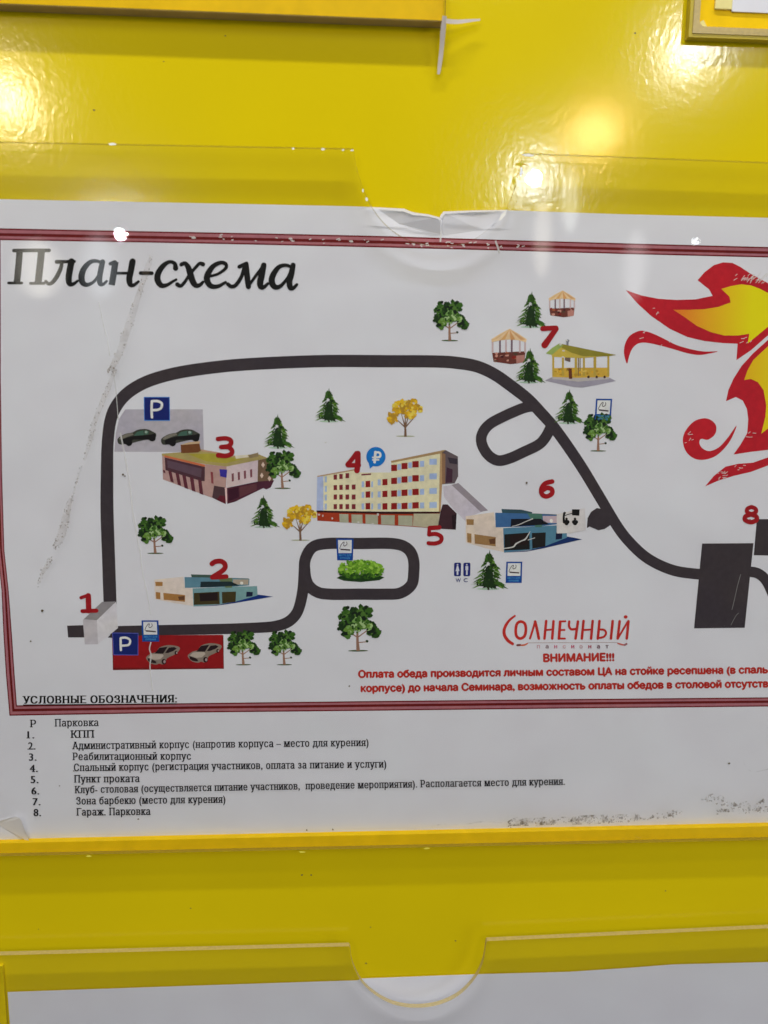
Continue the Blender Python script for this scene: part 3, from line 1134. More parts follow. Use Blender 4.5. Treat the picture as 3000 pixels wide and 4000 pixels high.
number([([(272, 112), (276, 250)], 38, False), ([(205, 130), (270, 108)], 24, False), ([(218, 254), (348, 250)], 28, False)], g, 'red figure 1')
z = zm(3.016, 550, 2150)
number([([(838, 158), (880, 132), (945, 128), (992, 165), (985, 215), (930, 262), (850, 312)], 44, True), ([(842, 318), (1008, 308)], 40, False)], z, 'red figure 2')
z = zm(3.016, 600, 1650)
number([([(758, 195), (845, 188), (905, 208), (912, 250), (870, 282), (795, 290)], 40, True), ([(800, 290), (880, 292), (922, 330), (915, 370), (855, 394), (760, 388)], 42, True)], z, 'red figure 3')
number([([(490, 180), (450, 235), (402, 292)], 34, True), ([(405, 300), (515, 300)], 34, False), ([(505, 182), (505, 270), (496, 352)], 42, True)], z2, 'red figure 4')
z = zm(1.659, 1000, 2000)
number([([(1126, 104), (1188, 100)], 22, False), ([(1124, 104), (1121, 148)], 18, False), ([(1122, 146), (1165, 142), (1200, 160), (1196, 190), (1160, 204), (1118, 202)], 20, True)], z, 'red figure 5')
z = zm(1.3825, 1150, 1450)
number([([(1392, 596), (1355, 606), (1334, 635), (1338, 665), (1362, 676), (1390, 662), (1390, 638), (1365, 630), (1342, 642)], 19, True)], z, 'red figure 6')
z = zm(2.765, 1850, 1100)
number([([(745, 508), (890, 500)], 40, False), ([(892, 510), (828, 600), (768, 685)], [42, 46, 54], True)], z, 'red figure 7')
number([([(1552, 133), (1578, 145), (1580, 166), (1552, 178), (1524, 166), (1526, 145), (1552, 133)], 20, True),
        ([(1548, 182), (1582, 194), (1584, 218), (1548, 232), (1512, 218), (1514, 194), (1548, 182)], 22, True)], g4, 'red figure 8')

# ------------------------------------------------------------------ the print: buildings
def windows(o, level, quads, mat, f, name='window'):
    for wq in quads:
        fl = Flat(level)
        fl.poly(wq, mat, f)
        fl.build(name, o)


def low_building(f, pal, label):
    fl = Flat(4)
    fl.poly([(160, 345), (500, 310), (520, 440), (610, 450), (620, 655), (400, 622), (165, 572)], pal['wall'], f)
    fl.poly([(620, 660), (930, 640), (1240, 560), (1370, 520), (1440, 528), (1560, 545), (1100, 622), (900, 650)], pal['shadow'], f)
    fl.poly([(610, 448), (1370, 420), (1376, 530), (1110, 605), (940, 636), (620, 660)], pal['front'], f)
    o = fl.build('printed_pavilion', plan)
    o['label'] = label
    fl = Flat(5)
    fl.poly([(590, 282), (830, 288), (960, 310), (950, 330), (600, 322)], pal['roof'], f)
    fl.poly([(960, 320), (1270, 330), (1280, 345), (960, 345)], pal['roof'], f)
    fl.poly([(515, 314), (1070, 326), (1280, 338), (1276, 412), (1060, 432), (520, 441)], pal['blue'], f)
    fl.poly([(900, 318), (1080, 326), (1075, 440), (1000, 440)], pal['green'], f)
    fl.build('upper_storey', o)
    fl = Flat(6)
    fl.poly([(1085, 342), (1270, 342), (1266, 404), (1090, 400)], pal['patch'], f)
    fl.disc((1188, 385), 20, 18, ink(205, 200, 195), f, k=9)
    fl.build('lit_bay', o)
    windows(o, 6, [[(705, 368), (1060, 366), (1165, 415), (700, 436)]], pal['glass'], f)
    windows(o, 7, [[(625, 502), (925, 486), (930, 632), (625, 642)], [(955, 490), (1122, 485), (1116, 606), (960, 626)]], pal['glass2'], f)
    windows(o, 8, [[(690, 510), (905, 495), (905, 590), (700, 600)]], ink(38, 30, 30), f, 'pane')
    windows(o, 7, [[(1245, 487), (1320, 490), (1316, 541), (1240, 547)]], ink(28, 34, 56), f)
    windows(o, 6, [[(170, 370), (258, 372), (256, 420), (175, 420)], [(176, 490), (230, 496), (230, 576), (181, 570)], [(265, 500), (522, 526), (520, 606), (270, 582)]], pal['brown'], f)
    windows(o, 7, [[(440, 545), (515, 535), (515, 585), (450, 585)]], ink(92, 62, 44), f, 'pane')
    fl = Flat(8)
    fl.poly([(930, 488), (948, 488), (952, 634), (940, 634)], pal['front'], f)
    fl.build('post', o)


low_building(zm(3.016, 550, 2150), dict(wall=ink(198, 188, 178), shadow=ink(16, 48, 108), front=ink(104, 140, 146), roof=ink(62, 82, 74), blue=ink(84, 122, 138), green=ink(90, 106, 76),
                                       patch=ink(150, 140, 128), glass=ink(34, 46, 50), glass2=ink(60, 54, 34), brown=ink(148, 108, 62)), 'teal pavilion under the red figure 2')
w6 = lambda p: w((195 + (p[0] - 165) * .9, 235 + (p[1] - 275) * 1.247))
low_building(w6, dict(wall=ink(196, 184, 170), shadow=ink(18, 46, 92), front=ink(74, 116, 140), roof=ink(50, 74, 84), blue=ink(58, 94, 136), green=ink(66, 104, 92),
                      patch=ink(170, 154, 166), glass=ink(24, 30, 36), glass2=ink(34, 34, 34), brown=ink(140, 110, 72)), 'blue pavilion left of the lecture symbol')
fl = Flat(10)
fl.poly([(1174, 300), (1480, 232), (1490, 470), (1330, 505), (1174, 508)], ink(186, 185, 188), w)
fl.build('printed_white_patch', plan)

# building 3
z3 = zm(3.016, 600, 1650)
fl = Flat(4)
fl.poly([(100, 390), (610, 495), (860, 520), (855, 760), (850, 962), (700, 892), (110, 672)], ink(158, 130, 128), z3)
fl.poly([(860, 520), (1230, 445), (1225, 692), (862, 768)], ink(184, 170, 174), z3)
fl.poly([(1230, 445), (1345, 420), (1385, 480), (1410, 690), (1225, 702)], ink(104, 84, 66), z3)
fl.poly([(862, 772), (1225, 697), (1420, 682), (1380, 765), (1330, 790), (1290, 775), (960, 935), (868, 960)], ink(72, 40, 52), z3)
b3 = fl.build('printed_brick_hall', plan)
b3['label'] = 'low brown hall under the red figure 3'
fl = Flat(5)
fl.poly([(95, 368), (330, 350), (560, 318), (740, 348), (960, 392), (1230, 372), (1345, 420), (860, 520), (610, 492), (100, 395)], ink(150, 138, 88), z3)
fl.poly([(400, 372), (700, 366), (930, 415), (1080, 425), (850, 482), (620, 460)], ink(150, 142, 58), z3)
fl.poly([(560, 322), (740, 348), (960, 392), (940, 405), (730, 362), (560, 338)], ink(166, 134, 112), z3)
fl.poly([(960, 392), (1110, 380), (1120, 410), (970, 430)], ink(196, 190, 170), z3)
fl.poly([(1120, 385), (1230, 355), (1240, 400), (1130, 425)], ink(126, 112, 84), z3)
r3 = fl.build('roof', b3)
fl = Flat(8)
fl.poly([(318, 262), (540, 246), (556, 332), (520, 355), (325, 362)], ink(104, 66, 42), z3)
fl.poly([(325, 262), (420, 232), (545, 222), (545, 248), (330, 266)], ink(176, 152, 120), z3)
fl.build('rooftop_hut', r3)
fl = Flat(6)
fl.poly([(125, 385), (605, 500), (602, 524), (128, 408)], ink(176, 98, 66), z3)
fl.build('orange_trim', b3)
fl = Flat(6)
fl.poly([(130, 412), (605, 525), (602, 692), (560, 690), (140, 562)], ink(70, 48, 56), z3)
fl.poly([(160, 445), (565, 545), (560, 650), (165, 530)], ink(84, 66, 78), z3)
fl.build('window_band', b3)
windows(b3, 7, [[(172, 568), (212, 580), (238, 710), (200, 695)], [(256, 592), (298, 605), (326, 750), (286, 735)], [(336, 618), (380, 632), (408, 788), (364, 770)],
                [(425, 638), (470, 650), (494, 820), (450, 803)], [(522, 663), (566, 690), (586, 855), (542, 838)], [(110, 560), (135, 565), (140, 600), (115, 590)]], ink(84, 44, 54), z3)
windows(b3, 6, [[(670, 580), (700, 586), (706, 722), (680, 716)]], ink(120, 60, 66), z3)
windows(b3, 6, [[(x, y), (x + 26, y - 6), (x + 28, y + 86), (x + 4, y + 94)] for x, y in ((918, 604), (990, 588), (1062, 572), (1135, 556))], ink(112, 70, 78), z3)
windows(b3, 7, [[(775, 550), (866, 556), (860, 652), (785, 636)]], ink(54, 48, 138), z3, 'blue_sign')
fl = Flat(7)
fl.poly([(712, 745), (850, 768), (850, 962), (700, 892), (690, 880)], ink(70, 52, 58), z3)
fl.poly([(780, 860), (850, 870), (850, 962), (740, 912)], ink(84, 34, 44), z3)
fl.build('porch', b3)
fl = Flat(8)
fl.poly([(838, 768), (864, 768), (868, 935), (850, 935)], ink(196, 168, 172), z3)
fl.build('post', b3)
fl = Flat(6)
fl.poly([(880, 790), (1000, 760), (1005, 880), (885, 930)], ink(56, 28, 42), z3)
fl.poly([(1010, 765), (1215, 720), (1215, 800), (1015, 880)], ink(86, 52, 58), z3)
for x, y in ((1290, 500), (1275, 625), (1365, 660)):
    fl.poly([(x - 22, y), (x, y - 34), (x + 20, y + 2), (x, y + 34)], ink(196, 176, 160), z3)
fl.build('lattice', b3)

# building 4: five-storey block
fl = Flat(4)
CREAM = ink(206, 196, 164)
fl.poly([(100, 410), (470, 345), (480, 372), (835, 372), (840, 262), (1340, 172), (1325, 762), (100, 757)], CREAM, z2)
fl.poly([(1325, 172), (1352, 172), (1345, 490), (1330, 762), (1312, 762)], ink(160, 132, 96), z2)
b4 = fl.build('printed_apartment_block', plan)
b4['label'] = 'cream five-storey block with red windows'
fl = Flat(5)
fl.poly([(100, 412), (162, 402), (162, 752), (94, 752)], ink(150, 164, 206), z2)
fl.build('blue_stairwell', b4)
fl = Flat(5)
fl.poly([(835, 256), (1350, 150), (1380, 146), (1352, 178), (838, 276)], ink(150, 126, 90), z2)
fl.poly([(100, 405), (470, 338), (472, 352), (102, 417)], ink(160, 136, 110), z2)
fl.build('roof', b4)
fl = Flat(5)
fl.poly([(1342, 172), (1380, 148), (1502, 212), (1505, 410), (1470, 480), (1345, 490)], ink(88, 78, 84), z2)
fl.poly([(1342, 172), (1378, 190), (1375, 482), (1345, 490)], ink(128, 100, 76), z2)
fl.poly([(1400, 220), (1500, 235), (1500, 290), (1420, 280)], ink(56, 50, 60), z2)
fl.poly([(1390, 320), (1450, 340), (1445, 470), (1380, 475)], ink(64, 44, 56), z2)
fl.build('corner_tower', b4)
fl = Flat(5)
fl.poly([(100, 760), (1325, 765), (1300, 932), (1050, 912), (100, 852)], ink(146, 56, 36), z2)
fl.poly([(92, 750), (700, 762), (1325, 762), (1325, 778), (1050, 786), (700, 784), (95, 770)], ink(52, 30, 30), z2)
fl.poly([(1328, 762), (1350, 690), (1400, 690), (1490, 780), (1482, 942), (1300, 932)], ink(58, 40, 46), z2)
fl.poly([(1440, 800), (1488, 790), (1482, 940), (1450, 940)], ink(40, 26, 34), z2)
base4 = fl.build('shop_floor', b4)
windows(b4, 7, [[(320, 785), (410, 787), (412, 872), (324, 868)], [(440, 790), (550, 792), (552, 880), (444, 874)], [(580, 790), (705, 794), (705, 890), (582, 882)],
                [(735, 796), (872, 798), (872, 896), (738, 890)], [(908, 800), (1050, 802), (1050, 906), (908, 898)]], ink(152, 154, 134), z2, 'shop_window')
windows(b4, 7, [[(1062, 782), (1322, 782), (1300, 930), (1052, 906)]], ink(160, 156, 134), z2, 'glazed_entrance')
RW, RW2, BW = ink(126, 34, 34), ink(112, 46, 52), ink(146, 166, 202)
qs = []
for x, wd in ((280, 34), (337, 34), (400, 36), (463, 38)):
    for k, y in enumerate((418, 522, 616, 712)):
        yy = y - (x - 280) * .12 * (1 if k == 0 else .25 if k == 1 else 0)
        if k == 0 and x > 440:
            continue
        qs.append([(x - wd / 2, yy - 24), (x + wd / 2, yy - 26), (x + wd / 2, yy + 24), (x - wd / 2, yy + 26)])
windows(b4, 6, qs, RW2, z2)
qs = []
for x, wd, ys in ((605, 46, (487, 592, 708)), (775, 50, (468, 586, 710)), (866, 58, (326, 456, 582, 708)), (970, 60, (308, 442, 574, 706)), (1080, 64, (290, 430, 566, 700))):
    for y in ys:
        qs.append([(x - wd / 2, y - 30), (x + wd / 2, y - 34), (x + wd / 2, y + 30), (x - wd / 2, y + 32)])
windows(b4, 6, qs, RW, z2)
qs = []
for x, wd, ys in ((556, 26, (490, 595, 710)), (648, 18, (490, 595, 710)), (718, 30, (470, 590, 710)), (917, 34, (316, 450, 580, 708)), (1025, 34, (300, 438, 572, 704)), (1145, 42, (285, 428, 564, 700)),
                  (1255, 74, (265, 410, 556, 696)), (185, 22, (440, 535, 622, 712))):
    for y in ys:
        qs.append([(x - wd / 2, y - 28), (x + wd / 2, y - 31), (x + wd / 2, y + 28), (x - wd / 2, y + 30)])
windows(b4, 6, qs, BW, z2)
fl = Flat(6)
fl.poly([(540, 386), (636, 380), (636, 396), (540, 402)], ink(110, 60, 66), z2)
fl.build('window', b4)
# covered walkway
fl = Flat(3)
g1 = zm(1.3825, 1150, 1450)
fl.poly([(803, 622), (850, 614), (1012, 760), (930, 790), (925, 812), (860, 745), (808, 680)], ink(176, 172, 184), g1)
fl.poly([(848, 614), (886, 604), (1046, 752), (1006, 760)], ink(132, 126, 134), g1)
fl.build('printed_walkway', plan)

# gazebos
z7 = zm(2.765, 1850, 1100)


def gazebo(f, label):
    fl = Flat(4)
    fl.poly([(200, 770), (560, 752), (548, 870), (470, 885), (400, 892), (330, 882), (215, 866)], ink(96, 54, 48), f)
    for k in range(16):
        fl.disc((random.uniform(225, 530), random.uniform(765, 865)), random.uniform(10, 26), random.uniform(8, 18),
                random.choice([ink(62, 34, 38), ink(150, 84, 56), ink(176, 130, 118), ink(74, 60, 50), ink(120, 40, 36)]), f, k=7, wob=.3)
    fl.poly([(460, 800), (550, 790), (548, 870), (462, 884)], ink(158, 112, 104), f)
    o = fl.build('printed_gazebo', plan)
    o['label'] = label
    for x in (205, 285, 350, 412, 500, 556):
        fl = Flat(5)
        d = ink(104, 86, 96) if x in (285, 412) else ink(174, 156, 160)
        fl.poly([(x - 10, 632), (x + 10, 630), (x + 10, 765), (x - 10, 768)], d, f)
        fl.build('post', o)
    fl = Flat(6)
    fl.poly([(190, 622), (290, 560), (390, 508), (480, 560), (574, 622), (566, 655), (480, 632), (390, 624), (290, 634), (198, 655)], ink(200, 174, 136), f)
    for xa, xb, m in ((290, 340, ink(190, 148, 96)), (400, 450, ink(186, 140, 92)), (510, 560, ink(180, 140, 100)), (196, 240, ink(190, 160, 118))):
        fl.poly([(388, 515), (xb, 626), (xa, 632)], m, f)
    fl.build('roof', o)


gazebo(z7, 'larger tan gazebo touching the road')
gazebo(lambda p: z7((962 + (p[0] - 390) * .76, 95 + (p[1] - 508) * .755)), 'smaller tan gazebo at the top')
# yellow pavilion
fl = Flat(4)
fl.poly([(768, 1070), (850, 1030), (1460, 1034), (1538, 1074), (1330, 1118), (1175, 1146), (1080, 1140)], ink(140, 138, 152), z7)
fl.poly([(850, 1012), (1462, 1012), (1462, 1052), (1130, 1080), (850, 1050)], ink(166, 162, 160), z7)
fl.poly([(850, 935), (1040, 930), (1462, 930), (1462, 1030), (1120, 1040), (850, 1030)], ink(182, 150, 62), z7)
for k in range(26):
    fl.disc((random.uniform(865, 1445), random.uniform(945, 1030)), random.uniform(8, 24), random.uniform(8, 20), random.choice([ink(196, 150, 40), ink(160, 128, 50), ink(120, 92, 44), ink(198, 172, 84)]), z7, k=7, wob=.3)
for x in (1240, 1330, 1415):
    fl.disc((x, 1030), 14, 16, ink(66, 50, 40), z7, k=7)
yp = fl.build('printed_barbecue_pavilion', plan)
yp['label'] = 'yellow open pavilion under the red figure 7'
for x, wd in ((860, 22), (965, 22), (1105, 26), (1132, 12), (1192, 22), (1310, 30), (1455, 22), (1150, 10)):
    fl = Flat(5)
    fl.poly([(x - wd / 2, 800), (x + wd / 2, 800), (x + wd / 2, 1020), (x - wd / 2, 1020)], ink(166, 144, 66) if wd > 12 else ink(120, 100, 62), z7)
    fl.build('post', yp)
fl = Flat(6)
fl.poly([(1025, 940), (1060, 935), (1066, 1050), (1030, 1050)], ink(92, 52, 40), z7)
fl.poly([(990, 795), (1048, 800), (1045, 870), (985, 850)], ink(98, 84, 80), z7)
fl.build('hearth', yp)
fl = Flat(7)
fl.poly([(840, 792), (950, 690), (1090, 740), (1470, 800), (1180, 826), (1000, 820), (850, 812)], ink(170, 152, 68), z7)
fl.poly([(920, 668), (985, 680), (1250, 735), (1542, 792), (1462, 806), (1180, 805), (1060, 770), (955, 715)], ink(124, 118, 48), z7)
fl.poly([(778, 776), (850, 715), (925, 668), (968, 690), (845, 792)], ink(128, 148, 84), z7)
rf = fl.build('roof', yp)
fl = Flat(8)
fl.disc((1015, 640), 20, 16, ink(110, 112, 124), z7, k=10)
fl.poly([(1005, 650), (1026, 650), (1026, 690), (1003, 685)], ink(110, 112, 124), z7)
fl.build('chimney', rf)

# ------------------------------------------------------------------ the print: trees
TREE_N = {'v': 0}


class Local:
    """Shapes of a small picture in its own frame: x right, y up, height 1 = 1 mm scaled later; lies just above the sheet."""

    def __init__(self, n0=0.0):
        self.v, self.f, self.m, self.mats = [], [], [], []
        self.n = n0

    def poly(self, pts, mat):
        if mat not in self.mats:
            self.mats.append(mat)
        b = len(self.v)
        self.v += [(x, -self.n, y) for x, y in pts]
        self.f.append(list(range(b, b + len(pts))))
        self.m.append(self.mats.index(mat))
        self.n += 7e-7

    def blob(self, x, y, r, mat, k=6, sx=1, sy=1):
        a0 = random.uniform(0, 6.28)
        self.poly([(x + r * sx * random.uniform(.65, 1.25) * math.cos(a0 + 6.2832 * i / k), y + r * sy * random.uniform(.65, 1.25) * math.sin(a0 + 6.2832 * i / k)) for i in range(k)], mat)

    def line(self, a, b, wa, wb, mat):
        dx, dy = b[0] - a[0], b[1] - a[1]
        l = math.hypot(dx, dy)
        nx, ny = -dy / l / 2, dx / l / 2
        self.poly([(a[0] + nx * wa, a[1] + ny * wa), (a[0] - nx * wa, a[1] - ny * wa), (b[0] - nx * wb, b[1] - ny * wb), (b[0] + nx * wb, b[1] + ny * wb)], mat)

    def mesh(self, name):
        me = bpy.data.meshes.new(name)
        me.from_pydata(self.v, [], self.f)
        for m in self.mats:
            me.materials.append(m)
        me.polygons.foreach_set('material_index', self.m)
        me.update()
        for p in me.polygons:
            if p.normal.y > 0:
                p.flip()
        me.update()
        return me


G_DARK = [ink(32, 50, 24), ink(40, 66, 28), ink(28, 38, 22)]
G_MID = [ink(54, 88, 36), ink(70, 104, 46), ink(46, 72, 30)]
G_LIGHT = [ink(108, 146, 78), ink(144, 172, 118), ink(92, 126, 54)]
TRUNK = ink(134, 104, 88)
SHADE = ink(66, 84, 52)


def leaf_tree_meshes():
    t = Local(0)
    t.poly([(.5 * math.cos(i * .524) * .46, .012 + .02 * math.sin(i * .524)) for i in range(12)], SHADE)
    t.line((0, .01), (-.015, .22), .08, .06, TRUNK)
    t.line((-.015, .2), (-.02, .45), .06, .045, TRUNK)
    t.line((-.01, .2), (.2, .22), .025, .018, TRUNK)
    t.line((-.015, .32), (-.2, .45), .03, .02, TRUNK)
    t.line((-.015, .32), (.2, .48), .03, .02, TRUNK)
    t.blob(.2, .23, .035, G_DARK[0])
    c = Local(3e-5)
    lob = [(-.22, .88, .15), (.12, .9, .14), (-.05, .84, .12), (-.3, .7, .13), (-.1, .7, .16), (.15, .72, .15), (-.3, .55, .15), (-.25, .46, .12), (.26, .55, .12), (.36, .42, .12), (.0, .6, .12)]
    for x, y, r in lob:
        for k in range(18):
            a, q = random.uniform(0, 6.28), r * math.sqrt(random.random())
            c.blob(x + q * math.cos(a), y + q * math.sin(a), random.uniform(.045, .085), random.choice(G_DARK + G_MID[:2]))
    for x, y, r in ((.02, .66, .12), (-.05, .52, .1), (.14, .62, .1), (-.2, .5, .09), (.24, .58, .06), (.0, .75, .05)):
        for k in range(13):
            a, q = random.uniform(0, 6.28), r * math.sqrt(random.random())
            c.blob(x + q * math.cos(a), y + q * math.sin(a), random.uniform(.025, .055), random.choice(G_MID[:2] + G_LIGHT))
    for k in range(14):
        x, y, r = random.choice(lob)
        c.blob(x + random.uniform(-r, r), y + random.uniform(-r, r), .03, random.choice(G_DARK))
    return c.mesh('crown'), t.mesh('trunk')


def pine_meshes():
    t = Local(0)
    t.poly([(.28 * math.cos(i * .524), .03 + .028 * math.sin(i * .524)) for i in range(12)], ink(150, 176, 158))
    t.line((0, 0), (0, .16), .05, .04, ink(44, 40, 30))
    c = Local(1e-5)
    tiers = 11
    for k in range(tiers):
        y = .06 + .84 * k / tiers
        hw = .39 * (1 - k / tiers) ** .85 + .03
        for j in range(max(3, int(12 * (1 - k / tiers)) + 3)):
            u = random.uniform(-1, 1)
            x = u * hw
            edge = abs(u) > .62
            m = random.choice(G_MID + G_LIGHT[2:]) if edge else random.choice(G_DARK + G_DARK + G_MID[:1])
            tip = (x * 1.15 + (.02 if u > 0 else -.02), y - random.uniform(.0, .05))
            w_ = random.uniform(.03, .055)
            c.poly([(x * .55, y + .1), (x * .8 - w_, y + .03), tip, (x * .8 + w_, y + .05)], m)
    c.poly([(-.3, .11), (-.16, .14), (0, .62), (.16, .14), (.27, .1), (0, .08)], G_DARK[0])
    c.poly([(-.035, .8), (0, 1.0), (.035, .8), (.06, .7), (-.06, .7)], G_MID[2])
    for k in range(40):
        y = random.uniform(.1, .85)
        hw = .33 * (1 - y) ** .9
        c.blob(random.uniform(-hw, hw), y, random.uniform(.015, .035), random.choice(G_DARK + [G_MID[0], G_MID[2]]))
    return c.mesh('crown'), t.mesh('trunk')


def yellow_tree_meshes():
    Y = [ink(198, 164, 40), ink(180, 142, 36), ink(208, 182, 78), ink(156, 122, 44)]
    T = ink(106, 82, 66)
    t = Local(0)
    t.poly([(.27 * math.cos(i * .524), .015 + .018 * math.sin(i * .524)) for i in range(12)], ink(150, 156, 128))
    t.line((0, 0), (-.01, .3), .07, .05, T)
    for b in ((-.28, .5), (-.12, .62), (.1, .66), (.25, .55), (-.02, .7)):
        t.line((-.01, .26), b, .04, .015, T)
    c = Local(3e-5)
    for x, y, r, n in ((-.15, .82, .2, 30), (.12, .85, .2, 30), (.3, .72, .16, 22), (-.38, .5, .14, 20), (0, .72, .2, 22), (-.28, .68, .12, 12), (.2, .58, .1, 8), (-.42, .42, .08, 8)):
        for k in range(n):
            a, q = random.uniform(0, 6.28), r * math.sqrt(random.random())
            c.blob(x + q * math.cos(a), y + q * math.sin(a), random.uniform(.035, .075), random.choice(Y))
    return c.mesh('crown'), t.mesh('trunk')


def place(name, meshes, spots, label=None):
    cm, tm = meshes
    for bx, by, h, lab in spots:
        o = bpy.data.objects.new(name, tm)
        COL.objects.link(o)
        o.parent = plan
        top_, bot = P(bx, by - h), P(bx, by)
        s = (top_ - bot).length
        o.location = P(bx, by, N_PAPER + 5 * LEVEL)
        o.scale = (s, 1, s)
        o['label'] = lab
        c = bpy.data.objects.new('crown', cm)
        COL.objects.link(c)
        c.parent = o


D = 3000 / 1659
place('printed_leafy_tree', leaf_tree_meshes(), [
    (1757, 1332, 150, 'leafy tree left of the gazebos'), (2337, 1763, 140, 'leafy tree under a smoking sign'), (1104, 1909, 140, 'leafy tree against the brown hall'),
    (607, 2163, 138, 'leafy tree above the teal pavilion'), (951, 2598, 128, 'leafy tree next to the red lot'), (1111, 2598, 128, 'second leafy tree from the red lot'),
    (1399, 2544, 170, 'large leafy tree below the loop road')])
place('printed_pine_tree', pine_meshes(), [
    (2072, 1282, 146, 'pine between the gazebos'), (2066, 1498, 140, 'pine overlapping the road'), (2219, 1657, 138, 'pine right of the road'), (1285, 1650, 136, 'pine above the cream block'),
    (1086, 1753, 136, 'pine beside the red figure 3'), (1031, 2063, 130, 'pine beside the yellow tree'), (1908, 2305, 158, 'largest pine, beside the toilet sign')])
place('printed_yellow_tree', yellow_tree_meshes(), [(1584, 1706, 142, 'yellow tree above the rouble balloon'), (1174, 2112, 134, 'yellow tree left of the cream block')])

# round bush inside the loop
fl = Flat(4)
z = zm(1.659, 1000, 2000)
fl.poly([(522, 428), (545, 415), (800, 412), (832, 424), (800, 442), (680, 454), (570, 446)], ink(34, 60, 26), z)
for k in range(420):
    a, r_ = random.uniform(0, 6.283), math.sqrt(random.random())
    q_ = (abs(math.cos(a)) ** 2.6 + abs(math.sin(a)) ** 2.6) ** (-1 / 2.6)
    x, y = 680 + 142 * q_ * r_ * math.cos(a), 372 + 58 * q_ * r_ * math.sin(a)
    if y > 410 and abs(x - 680) > 120:
        continue
    m = random.choice([ink(110, 158, 48), ink(92, 140, 40), ink(134, 178, 66), ink(76, 122, 36)] if y < 400 else [ink(48, 84, 30), ink(70, 112, 36), ink(36, 62, 26)])
    fl.disc((x, y), random.uniform(8, 16), random.uniform(5, 11), m, z, rot=random.uniform(-.8, .8), k=6, wob=.3)
fl.build('printed_bush', plan)

# ------------------------------------------------------------------ the print: flame emblem
fz = zm(2.211, 2300, 950)
FRED = ink(164, 34, 44)


def gradient_ink(name, c0, c1, p0, p1):
    m = ink(200, 170, 20).copy()
    m.name = name
    nt = m.node_tree
    bs = nt.nodes['Principled BSDF']
    geo = node(nt, 'ShaderNodeNewGeometry')
    sx = node(nt, 'ShaderNodeSeparateXYZ')
    nt.links.new(geo.outputs['Position'], sx.inputs[0])
    mp = node(nt, 'ShaderNodeMapRange')
    mp.inputs['From Min'].default_value = p0
    mp.inputs['From Max'].default_value = p1
    nt.links.new(sx.outputs['X'], mp.inputs['Value'])
    rp = node(nt, 'ShaderNodeValToRGB')
    rp.color_ramp.elements[0].color = (*[min(.86, lin(v) / .6) for v in c0], 1)
    rp.color_ramp.elements[1].color = (*[min(.86, lin(v) / .6) for v in c1], 1)
    nt.links.new(mp.outputs[0], rp.inputs['Fac'])
    nt.links.new(rp.outputs['Color'], bs.inputs['Base Color'])
    return m


FY = gradient_ink('ink_flame_orange_to_yellow', (190, 104, 32), (206, 182, 8), P(2650, 1300).x, P(2930, 1300).x)
FO = gradient_ink('ink_flame_amber', (200, 150, 20), (208, 178, 16), P(2900, 1500).x, P(3050, 1500).x)
fl = Flat(3)
fl.poly([(320, 405), (450, 450), (600, 480), (760, 490), (920, 485), (1070, 455), (1040, 400), (940, 320), (1000, 250), (1080, 190), (1160, 165), (1240, 170), (1310, 205), (1400, 265),
         (1548, 345), (1720, 420), (1720, 640), (1548, 795), (1400, 925), (1275, 1010), (1285, 868), (1150, 862), (1000, 845), (850, 810), (700, 740), (540, 630), (420, 520)], FRED, fz)
fl.poly([(330, 1040), (305, 960), (310, 880), (345, 810), (400, 770), (460, 755), (540, 775), (640, 820), (760, 880), (900, 920), (1000, 935), (1115, 935), (1030, 955), (950, 965), (850, 950),
         (730, 915), (600, 880), (500, 860), (430, 865), (380, 905), (350, 970)], FRED, fz, True, 4)
fl.poly([(1720, 680), (1720, 1740), (1548, 1785), (1400, 1802), (1250, 1825), (1310, 1740), (1368, 1640), (1377, 1520), (1365, 1430), (1330, 1360), (1270, 1328), (1185, 1365), (1205, 1270),
         (1250, 1170), (1320, 1060), (1420, 950), (1548, 835)], FRED, fz)
fl.poly([(970, 1690), (1030, 1697), (1090, 1650), (1100, 1580), (1060, 1530), (990, 1512), (900, 1545), (830, 1630), (812, 1710), (840, 1800), (910, 1860), (1000, 1870), (1100, 1835), (1190, 1750),
         (1245, 1660), (1275, 1575), (1200, 1680), (1120, 1765), (1040, 1795), (980, 1770), (955, 1725)], FRED, fz, True, 4)
fl.poly([(1005, 2100), (1080, 2010), (1180, 1930), (1290, 1905), (1420, 1895), (1548, 1850), (1720, 1790), (1720, 1850), (1548, 1920), (1400, 1975), (1250, 2010), (1120, 2050)], FRED, fz)
em = fl.build('printed_flame_emblem', plan)
fl = Flat(4)
fl.poly([(730, 575), (870, 575), (1000, 570), (1120, 550), (1225, 512), (1215, 462), (1145, 395), (1230, 370), (1320, 355), (1400, 365), (1480, 395), (1548, 430), (1720, 470), (1720, 580),
         (1548, 722), (1372, 866), (1386, 782), (1290, 797), (1170, 797), (1050, 767), (930, 712), (830, 640)], FY, fz)
fl.poly([(1720, 740), (1720, 1600), (1548, 1600), (1490, 1645), (1525, 1500), (1532, 1400), (1510, 1270), (1460, 1200), (1400, 1172), (1342, 1182), (1370, 1100), (1420, 1010), (1548, 890)], FO, fz)
fl.build('yellow_flame', em)

# ------------------------------------------------------------------ the print: lettering
fl = Flat(3)
lz = zm(1.037, 0, 2650)


def leg(body, xa, ya, xb, yb, cap=29.5, **k):
    p, q_ = lz((xa, ya)), lz((xb, yb))
    text(fl, body, *p, *q_, cap, INK2, serif=True, **k)


